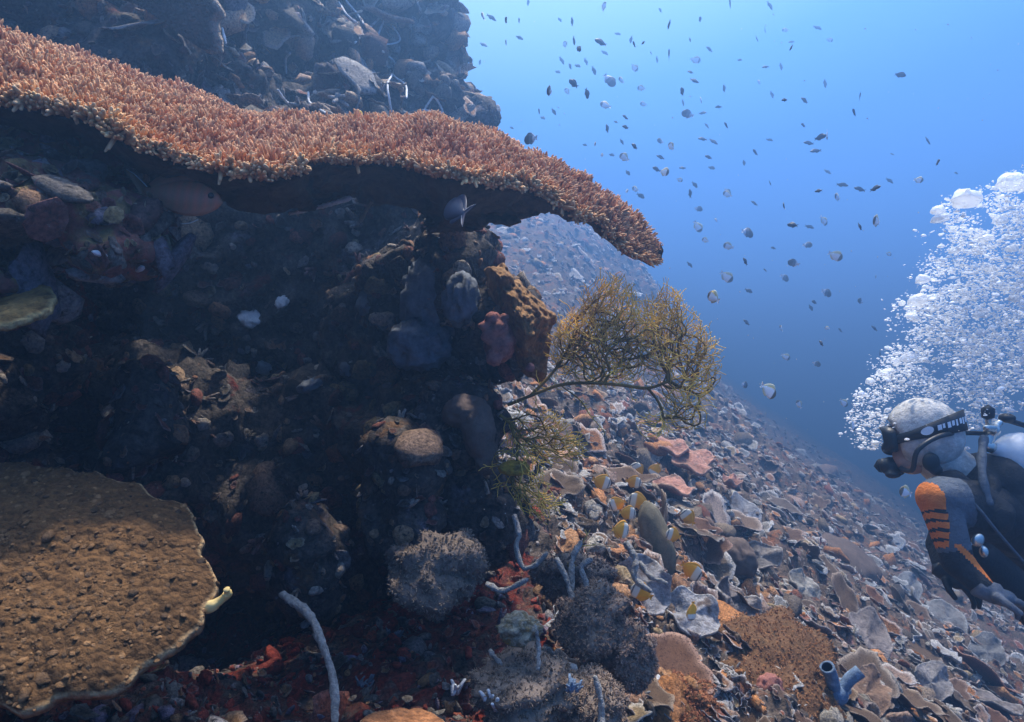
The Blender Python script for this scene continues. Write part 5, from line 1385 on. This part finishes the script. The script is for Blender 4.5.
shL, elL, wrL = D(938, 498, -.21), D(958, 562, -.27), D(968, 583, -.34)
wrL = D(985, 590, -.33)
shR, elR, wrR = D(955, 500, .20), D(940, 545, .18), D(944, 572, .10)
for s_, e_, w_ in ((shL, elL, wrL), (shR, elR, wrR)):
    sol.append(blob(s_, (.066, .07, .066)))
    sol.append(capsule(s_, e_, .064, .048)); sol.append(blob(e_, .05)); sol.append(capsule(e_, w_, .048, .034))
    sol.append(capsule(s_, chest + (s_ - chest) * .35, .075, .11))
for sy in (-1, 1):
    hip = pelvis + Vector((.03, sy * .09, -.02)); knee = hip + Vector((.40, sy * .05, -.06)); ank = knee + Vector((.40, sy * .02, .10)); toe = ank + Vector((.14, 0, -.04))
    sol += [capsule(hip, knee, .095, .062), blob(knee, .062), capsule(knee, ank, .060, .042), capsule(ank, toe, .045, .035)]
V, Q, T = fuse(sol, .0065, 6)
fcn = V[Q].mean(1)
mi = np.zeros(len(Q), int)
hdn, sn, en, wn_ = np.array(hd), np.array(shL), np.array(elL), np.array(wrL)
fl = (fcn - hdn) @ np.array(HR)
mi[(np.linalg.norm(fl, axis=1) < .20) & (fl[:, 0] < -.02) & (fl[:, 2] > -.16)] = 3
# sleeve panels: blue-grey upper arm, orange outer face with dark stripes
ax = nrm(en - sn); rel = fcn - sn; along = rel @ ax; perp = rel - along[:, None] * ax
arm = (along > -.09) & (along < .20) & (np.linalg.norm(perp, axis=1) < .10) & (fcn[:, 1] < DD - .08)
mi[arm & (along < .17)] = 1
side = (perp @ np.array([-1, -.25, 0.05]))
stripe = np.abs((along * 1.0 + side * .4) - np.round((along + side * .4) / .030) * .030) < .0055
org = arm & (side > .034 + np.clip(along - .07, 0, 1) * .12) & (along < .155)
mi[org] = 2; mi[org & stripe & (along > .035)] = 0
fore = (np.linalg.norm(fcn - (en + wn_) / 2, axis=1) < .11)
o_strip = fore & (np.abs((fcn - en) @ np.array([.7, -.2, .7]) - .035) < .010); mi[o_strip] = 2
if len(T): mi = np.concatenate([mi, np.zeros(len(T), int)])
dpart('body', V, [Q, T], [M['suit'], M['suitblue'], M['suitorange'], M['skin']], True, mi)
# hood: shell over skull open at the face
V = ICO4 * np.array([.118, .092, .126]); V = V @ np.array(Euler((0, R(-18), 0)).to_matrix()).T
fcx = V[ICO4T].mean(1); keep_ = ~((fcx[:, 0] < -.062 + np.clip(fcx[:, 2] - .02, 0, 1) * -.9) & (fcx[:, 2] < .075)) & (fcx[:, 2] > -.105)
hood = dpart('hood', hrot(V + np.array(hd + Vector((.0, 0, .012)))), [ICO4T[keep_]], M['hood'])
so = hood.modifiers.new('s', 'SOLIDIFY'); so.thickness = .006; so.offset = 1
V, Q, T = fuse([capsule(hd + Vector((.015, 0, -.05)), neck0 + Vector((.035, 0, -.01)), .078, .088)], .010, 4)
dpart('hood_collar', V, [Q, T], M['hood'])
# mask: frame, glass, strap
mc = hp_(-.118, 0, .004)
mask = empty('mask', Vector((0, 0, 0))); mask.parent = diver; mask.location = mc - diver.location; mask.rotation_euler = HR.to_euler()
def loop_frame(ry, rz, depth, th, n=28, bow=.02):
    a = np.linspace(0, 2 * math.pi, n, endpoint=False)
    sq = (np.abs(np.cos(a)) ** 4 + np.abs(np.sin(a)) ** 4) ** -.25
    ring = lambda k, x: np.stack([np.full(n, x) + bow * (np.abs(np.cos(a) * sq)) ** 2, np.cos(a) * sq * ry * k, np.sin(a) * sq * rz * k], -1)
    V = np.vstack([ring(1, -depth), ring(1.05, depth), ring(.86, depth), ring(.84, -depth)])
    k = np.arange(n); k2 = (k + 1) % n
    Q = np.vstack([np.stack([i * n + k, i * n + k2, ((i + 1) % 4) * n + k2, ((i + 1) % 4) * n + k], -1) for i in range(4)])
    return V, Q, ring
V, Q, ring = loop_frame(.080, .046, .022, .01)
mesh_np('mask_frame', V, Q, M['rubber'], True, parent=mask)
g = ring(.86, -.016); mesh_np('mask_glass', np.vstack([g, [[-.016, 0, 0]]]), np.stack([np.arange(28), (np.arange(28) + 1) % 28, np.full(28, 28)], -1), M['glass'], True, parent=mask)
mesh_np('nose_pocket', ICO3 * np.array([.03, .020, .028]) + np.array([.0, 0, -.035]), ICO3T, M['rubber'], True, parent=mask)
# strap: broad band round the back of the head
n = 60; a = np.linspace(R(-152), R(152), n)
cw = lambda t, s: np.stack([.124 * np.cos(a) * s, .096 * np.sin(a) * s, t * (.020 + .016 * np.clip(np.cos(a), -.2, 1)) + .028 * np.cos(a) + .010], -1)
rows = [cw(1, 1.0), cw(1, 1.04), cw(-1, 1.06), cw(-1, 1.02)]
V = np.vstack(rows) + np.array([0.003, 0, .012])
k = np.arange(n - 1)
Q = np.vstack([np.stack([i * n + k, i * n + k + 1, ((i + 1) % 4) * n + k + 1, ((i + 1) % 4) * n + k], -1) for i in range(4)])
strap = mesh_np('strap', V, Q, M['rubber'], True); strap.parent = mask; strap.location = (.118, 0, -.004)
def on_strap(ang, t):
    c = math.cos(ang); s = 1.062
    return np.array([.124 * c * s, .096 * math.sin(ang) * s, t * (.020 + .016 * max(c, -.2)) + .028 * c + .010]) + np.array([.003, 0, .012])
b_ = Bag()
def strap_quad(a0, a1, t0, t1, n_=3):
    aa = np.linspace(a0, a1, n_); V = np.array([on_strap(q, t) for q in aa for t in (t0, t1)])
    out = nrm(V * np.array([1, 1, 0])) * .0035
    V = V + out; Q = np.array([[2 * i, 2 * i + 1, 2 * i + 3, 2 * i + 2] for i in range(n_ - 1)]); b_.add(V, Q)
for k, w_ in enumerate([.10, .06, .09, .08, .06, .09, .07, .08]):
    st = R(-66) + .125 * k; strap_quad(st, st + w_, -.28 + .12 * (k % 2), .38)
q = b_.build('lettering', M['emblem']); q.parent = strap
cc = on_strap(R(-80), .05); th = np.linspace(0, 2 * math.pi, 24, endpoint=False)
V = np.array([on_strap(R(-80) + .15 * math.cos(t), .05 + .62 * math.sin(t)) for t in th] + [cc]); V = V + nrm(V * np.array([1, 1, 0])) * .0035
q = mesh_np('emblem', V, np.stack([np.arange(24), (np.arange(24) + 1) % 24, np.full(24, 24)], -1), M['emblem']); q.parent = strap
# regulator
rg_c = hp_(-.125, -.01, -.098)
reg = empty('regulator', (0, 0, 0)); reg.parent = diver; reg.location = rg_c - diver.location; reg.rotation_euler = HR.to_euler()
V, Q, T = fuse([blob((0, 0, 0), (.034, .040, .036)), blob((-.022, 0, .004), (.016, .034, .030)), blob((.01, -.03, -.025), (.028, .03, .016)), blob((.01, .03, -.025), (.028, .03, .016)), blob((.035, 0, .01), (.025, .018, .014))], .005, 3)
mesh_np('second_stage', V, [Q, T], M['rubber'], True, parent=reg)
V, Q, T = tube_arrays(np.array([(-.034, 0, .004), (-.042, 0, .004)]), np.array([.026, .022]), 18); mesh_np('purge_button', V, [Q, T], M['suit'], True, parent=reg)
hose_pts = [D(990, 434, .02), D(965, 433, -.06), D(940, 436, -.13), D(918, 450, -.14), D(912, 470, -.10), rg_c + Vector((.01, -.042, .0))]
o = tube('hose', hose_pts, .0085, .0085, M['rubber'], 40, 10); under(o, diver)
V, Q, T = fuse([blob(D(931, 462, -.09), (.03, .02, .034)), blob(D(936, 470, -.09), (.022, .02, .02))], .005, 3); dpart('shoulder_buckle', V, [Q, T], M['rubber'])
# jacket: vest around the torso, with shoulder strap, pocket and inflator hose
jk = [blob(D(990, 478), (.085, .15, .085), (0, R(27), 0)), blob(D(1005, 512), (.165, .205, .150), (0, R(27), 0)), blob(D(1055, 540), (.19, .215, .165), (0, R(27), 0)), blob(D(1110, 562), (.17, .21, .15), (0, R(25), 0)),
      blob(D(962, 482), (.055, .17, .075), (0, R(35), 0)), capsule(D(945, 478, -.12), D(1000, 520, -.18), .04, .06), capsule(D(945, 478, .12), D(1000, 520, .18), .04, .06)]
V, Q, T = fuse(jk, .011, 6); N = vnormals(V, Q, T); V = V + N * (.010 * fbm(V, .12, 2, 4, ridged=True))[:, None]
jacket = dpart('jacket', V, [Q, T], M['jacket'])
o = tube('inflator_hose', [D(984, 438, -.05), D(982, 455, -.12), D(983, 480, -.19), D(990, 505, -.23)], .014, .013, M['suitblue'], 40, 10, bulge=.12); under(o, diver)
o = tube('piping', [D(932, 482, -.20), D(950, 486, -.235), D(975, 505, -.25), D(1000, 535, -.26), D(1035, 575, -.25)], .005, .005, M['suitblue'], 30, 8); under(o, diver)
V, Q, T = fuse([blob(D(978, 540, -.26), (.020, .014, .024), (0, R(30), 0)), blob(D(984, 552, -.26), (.014, .014, .02))], .004, 2); dpart('clip', V, [Q, T], M['chrome'])
V, Q, T = fuse([capsule(D(978, 552, -.22), D(1030, 600, -.22), .05, .06), blob(D(1040, 610, -.2), (.08, .06, .07))], .009, 5); dpart('pocket', V, [Q, T], M['jacket'])
# gloved hands, five fingers each
def hand(w, fwd, down, name, m):
    f = np.array(fwd) / np.linalg.norm(fwd); dn = np.array(down) - f * np.dot(down, f); dn /= np.linalg.norm(dn); sd = np.cross(f, dn)
    w = np.array(w); B = lambda x, y, z: w + f * x + sd * y + dn * z
    s = [capsule(B(-.03, 0, 0), B(.035, 0, 0), .030, .034), blob(B(.055, 0, .004), (.036, .036, .026)), blob(B(.05, .018, .004), .024), blob(B(.05, -.018, .004), .024)]
    for y_, l_ in ((-.032, .060), (-.011, .074), (.011, .070), (.032, .055)):
        a_ = B(.075, y_, 0); b1 = B(.075 + l_ * .5, y_ * 1.15, .010); c1 = B(.075 + l_ * .85, y_ * 1.2, .030); d1 = B(.075 + l_ * .95, y_ * 1.15, .050)
        s += [capsule(a_, b1, .0105, .0100), capsule(b1, c1, .0100, .0092), capsule(c1, d1, .0092, .008), blob(b1, .0105), blob(c1, .0096)]
    a_, b1, c1 = B(.015, -.030, .008), B(.045, -.062, .024), B(.075, -.070, .036)
    s += [capsule(a_, b1, .015, .0115), capsule(b1, c1, .0115, .009), blob(b1, .012)]
    V, Q, T = fuse(s, .0042, 3); dpart(name, V, [Q, T], m)
hand(wrL, (.75, -.15, -.25), (0, -.2, -1), 'glove', M['glove'])
hand(wrR, (.55, -.5, -.35), (.2, 0, -1), 'glove', M['rubber'])
# fins
for sy in (-1, 1):
    hip = pelvis + Vector((.03, sy * .09, -.02)); ank = hip + Vector((.80, sy * .07, .04)); toe = ank + Vector((.14, 0, -.04))
    pts = np.array([(-.06, -.05, .03), (-.06, .05, .03), (.12, .06, .0), (.30, .085, -.03), (.52, .11, -.06), (.56, .0, -.065), (.52, -.11, -.06), (.30, -.085, -.03), (.12, -.06, 0)])
    m_ = len(pts); V = np.vstack([pts + [0, 0, .008], pts - [0, 0, .008]]) + np.array(toe)
    o = dpart('fin', V, [np.array([[0, q_, q_ + 1] for q_ in range(1, m_ - 1)] + [[m_, m_ + q_ + 1, m_ + q_] for q_ in range(1, m_ - 1)]), np.array([[q_, (q_ + 1) % m_, m_ + (q_ + 1) % m_, m_ + q_] for q_ in range(m_)])], M['rubber'], False)

# tank on the back
tk0, tk1 = D(1004, 452, -.02), D(1190, 520, .02)
tank = empty('scuba_tank', tk0); tag(tank, 'pale grey scuba cylinder strapped to the back of the diver', 'tank')
dv_ = np.array(tk1 - tk0); L_ = np.linalg.norm(dv_); ax = dv_ / L_
ts = np.array([-.045, -.03, -.012, .01, .04, .07, .30, .55, .60, .62]); rs = np.array([.02, .024, .05, .074, .088, .092, .092, .092, .08, .03])
V, Q, T = tube_arrays(np.array(tk0) + ts[:, None] * ax, rs, 40); under(mesh_np('cylinder', V, [Q, T], M['tank']), tank)
V, Q, T = tube_arrays(np.array(tk0) + np.array([-.085, -.06, -.04])[:, None] * ax, np.array([.018, .02, .02]), 16); under(mesh_np('valve', V, [Q, T], M['chrome']), tank)
fs = D(992, 430, -.02)
V, Q, T = fuse([blob(fs, (.026, .03, .024)), capsule(fs, Vector(np.array(tk0) - ax * .07), .018, .018), capsule(fs + Vector((-.01, -.02, .008)), fs + Vector((-.045, -.03, .012)), .014, .012), capsule(fs, fs + Vector((.03, 0, .03)), .016, .012)], .004, 2)
under(mesh_np('first_stage', V, [Q, T], M['chrome']), tank)
V, Q, T = tube_arrays(np.array([D(988, 412, -.03) + Vector((0, 0, -.020)), D(988, 412, -.03) + Vector((0, 0, .012))]), np.array([.020, .022]), 20); under(mesh_np('valve_knob', V, [Q, T], M['rubber']), tank)
V, Q, T = tube_arrays(np.array([fs + Vector((-.012, 0, .010)), D(988, 412, -.03) + Vector((0, 0, -.01))]), np.array([.010, .010]), 10); under(mesh_np('valve_stem', V, [Q, T], M['chrome']), tank)
V, Q, T = fuse([blob(D(1007, 418, .02), (.026, .03, .018)), capsule(D(1007, 420, .02), D(1040, 430, .02), .010, .010)], .004, 2); under(mesh_np('yoke_knob', V, [Q, T], M['rubber']), tank)
V, Q, T = tube_arrays(np.array(tk0) + np.array([.16, .165, .205, .21])[:, None] * ax, np.array([.0925, .096, .096, .0925]), 40, False); under(mesh_np('band', V, [Q], M['jacket']), tank)

# ------------------------------------------------------------------ bubbles
rng = np.random.default_rng(121)
def in_plume(x, y):
    # centre line from the regulator up and back, widening
    t = np.clip((430 - y) / 260, 0, 1.6)
    lo = np.interp(y, [150, 180, 205, 240, 290, 340, 380, 415, 440], [1075, 1000, 945, 930, 915, 895, 880, 850, 870])
    hi = np.interp(y, [150, 240, 330, 380, 415, 440], [1200, 1180, 1120, 1060, 1010, 960])
    return (x > lo) & (x < hi)
x_ = rng.uniform(820, 1180, 90000); y_ = rng.uniform(60, 450, 90000)
jx = rng.normal(0, 7, len(x_)) + 26 * fbm(np.stack([x_ / 60, y_ / 40, 0 * x_], -1), 1.0, 2, 17); ok = in_plume(x_ + jx, y_) & (y_ > 150); x_, y_ = x_[ok], y_[ok]
edge_d = fbm(np.stack([x_ / 40, y_ / 22, np.zeros(len(x_))], -1), 1.0, 3, 14)
ok = (edge_d > rng.normal(-.18, .16, len(x_))) & (rng.random(len(x_)) < np.interp(y_, [150, 250, 360, 440], [1, 1, .85, .5])); x_, y_ = x_[ok], y_[ok]
d_ = 2.75 + rng.normal(0, .16, len(x_))
pos = np.stack([(x_ - 512) / FPX * d_, d_, (361 - y_) / FPX * d_], -1)
siz = np.clip(rng.lognormal(math.log(.0022), .55, len(x_)), .0011, .0085)
BV = ICO1.copy() if len(ICO1) > 20 else ICO2.copy(); BTt = ICO1T if len(ICO1) > 20 else ICO2T
bag = GBag()
for small, (I_, IT_) in ((True, (ICO2, ICO2T)), (False, (ICO3, ICO3T))):
    Vb = I_ * np.array([1.5, 1.3, .8]); Vb = Vb * (1 + .3 * fbm(I_ + 4.4, .7, 2, 6))[:, None]; Vb[:, 2] = np.where(Vb[:, 2] < 0, Vb[:, 2] * .6, Vb[:, 2])
    m_ = (siz < .0045) == small
    tb = (Vb, np.zeros((0, 4), int), IT_, np.zeros(len(Vb)))
    stamp(bag, tb, pos[m_], np.array([0, 0, 1.0]) + rng.normal(0, .3, (m_.sum(), 3)), siz[m_][:, None] * rng.uniform(.7, 1.4, (m_.sum(), 3)), rng)
o = bag.build('bubble_plume', M['bubble'], kind='stuff'); o['label'] = 'rising cloud of fine air bubbles from the diver'; o['category'] = 'bubbles'
Vc = ICO3 * np.array([1.3, 1.1, .75]); Vc *= (1 + .35 * fbm(ICO3 * 1.0, .6, 3, 3))[:, None]; Vc[:, 2] = np.where(Vc[:, 2] < 0, Vc[:, 2] * .35, Vc[:, 2])
oo = mesh_np('bubble', Vc, ICO3T, M['bubble']); cap_me = oo.data; bpy.data.objects.remove(oo)
CAPS = [(966, 201, 18, 'large domed air bubble at the upper rim of the bubble cloud'), (938, 212, 9, 'small domed bubble next to the large dome'), (1012, 185, 18, 'large domed air bubble at the picture edge above the cloud'), (940, 220, 10, None), (956, 251, 8, None), (923, 281, 9, None), (918, 302, 12, None), (932, 299, 8, None),
        (964, 295, 7, None), (979, 316, 7, None), (980, 334, 6, None), (909, 359, 10, None), (888, 373, 9, None), (870, 382, 6, None), (1000, 222, 9, None), (1012, 250, 8, None), (990, 270, 8, None), (1015, 300, 8, None), (950, 330, 7, None), (935, 390, 6, None), (912, 318, 8, None), (985, 240, 9, None)]
for k, (x, y, r, lab) in enumerate(CAPS):
    o = bpy.data.objects.new('bubble', cap_me); COL.objects.link(o); d = 2.66 + rng.normal(0, .06)
    o.location = P(x, y, d); s = r * d / FPX; o.scale = (s * .66, s * .66, s * rng.uniform(.75, 1.0)); o.rotation_euler = (rng.normal(0, .15), rng.normal(0, .2), rng.uniform(0, 6))
    tag(o, lab or 'flattened air bubble standing out within the bubble cloud', 'bubble', 'larger bubbles in the cloud')

# ------------------------------------------------------------------ labels that single out repeats by what they lie beside
ORD = ['first', 'second', 'third', 'fourth', 'fifth', 'sixth', 'seventh', 'eighth', 'ninth', 'tenth', 'eleventh', 'twelfth', 'thirteenth', 'fourteenth', 'fifteenth', 'sixteenth']
def label_by(items, marks, what, join, maxn=16):
    """items: (object, px, py); each takes the mark it lies by, the side it is on and its rank outwards"""
    bins = {}
    for o, x, y in items:
        dist = [math.hypot(x - mx, (y - my) * 1.2) for _, mx, my in marks]; k = int(np.argmin(dist))
        dx, dy = x - marks[k][1], y - marks[k][2]
        side = ('above' if dy < 0 else 'below') if abs(dy) > abs(dx) * .8 else ('on the diver side of' if dx > 0 else 'on the wall side of')
        bins.setdefault((k, side), []).append((dist[k], o))
    for (k, side), l in bins.items():
        l.sort(key=lambda q: q[0])
        for n_, (d_, o) in enumerate(l):
            if n_ < maxn: o['label'] = (ORD[n_] + ' ' if len(l) > 1 else '') + what(o) + ' ' + side + ' ' + marks[k][0] + (join if len(l) > 1 else '')
MARKS = [('the blue tube sponge', 838, 680), ('the pink tiers', 690, 475), ('the olive slab', 655, 545), ('the grey folded plate', 640, 595), ('the orange-brown mound', 765, 660), ('the dark brown mound', 848, 560),
         ('the large flat grey plate', 945, 622), ('the bushy gorgonian', 640, 400), ('the tan plate', 925, 685), ('the blue-grey fan plate', 742, 517), ('the diver hand', 950, 600), ('the hazy slope crest', 760, 420), ('the table tip', 600, 290), ('the bottom corner plate', 990, 705), ('the rope sponges', 605, 600), ('the tufted mound', 690, 700), ('the pale lacy piece', 655, 690), ('the pink knobby head', 770, 690)]
label_by([(o, x, y) for o, x, y, r_ in LABEL_LATER], MARKS, lambda o: 'small plate coral', ', counting out')
FMARKS = [('the wall corner', 470, 60), ('the table coral tip', 650, 230), ('the table coral middle', 530, 150), ('the gorgonian top', 690, 300), ('the large domed bubble', 966, 201), ('the upper picture edge', 600, 20), ('the open water top', 780, 20),
          ('the lone dark fish', 901, 75), ('the bubble cloud edge', 900, 320), ('the bubble cloud foot', 860, 400), ('the largest white butterflyfish', 769, 391), ('the striped butterflyfish', 748, 233), ('the shoal centre', 610, 90), ('the far shoal fringe', 820, 140)]
for key, what in (('k', 'dark reef fish'), ('s', 'slim faint fish'), ('w', 'white butterflyfish'), ('d', 'dark-headed butterflyfish')):
    label_by([(o, o.location.x / o.location.y * FPX + 512, 361 - o.location.z / o.location.y * FPX) for o in list(COL.objects) if o.get('group') == GL[key][1] and o['label'] == GL[key][0]], FMARKS, lambda o: what, ', counting out')
label_by([(o, o.location.x / o.location.y * FPX + 512, 361 - o.location.z / o.location.y * FPX) for o in list(COL.objects) if o.get('label') == 'flattened air bubble standing out within the bubble cloud'],
         [('the large domed bubble', 966, 201), ('the diver hood', 925, 420), ('the cloud middle', 960, 310)], lambda o: 'flattened air bubble', ', counting out')

# ------------------------------------------------------------------ drifting specks
rng = np.random.default_rng(140)
x_ = rng.uniform(430, 1020, 170); y_ = rng.uniform(5, 520, 170); d_ = rng.uniform(.9, 4.0, 170)
free = np.array([hit(a, b_)[0].y > c_ + .1 for a, b_, c_ in zip(x_, y_, d_)]); x_, y_, d_ = x_[free], y_[free], d_[free]
bag = GBag()
stamp(bag, (ICO1, np.zeros((0, 4), int), ICO1T, np.zeros(len(ICO1))), np.stack([(x_ - 512) / FPX * d_, d_, (361 - y_) / FPX * d_], -1), rng.normal(0, 1, (len(x_), 3)), rng.uniform(.0004, .0010, (len(x_), 1)) * d_[:, None], rng)
o = bag.build('drifting_specks', M['white'], kind='stuff'); o['label'] = 'tiny pale specks drifting in the open water'; o['category'] = 'particles'
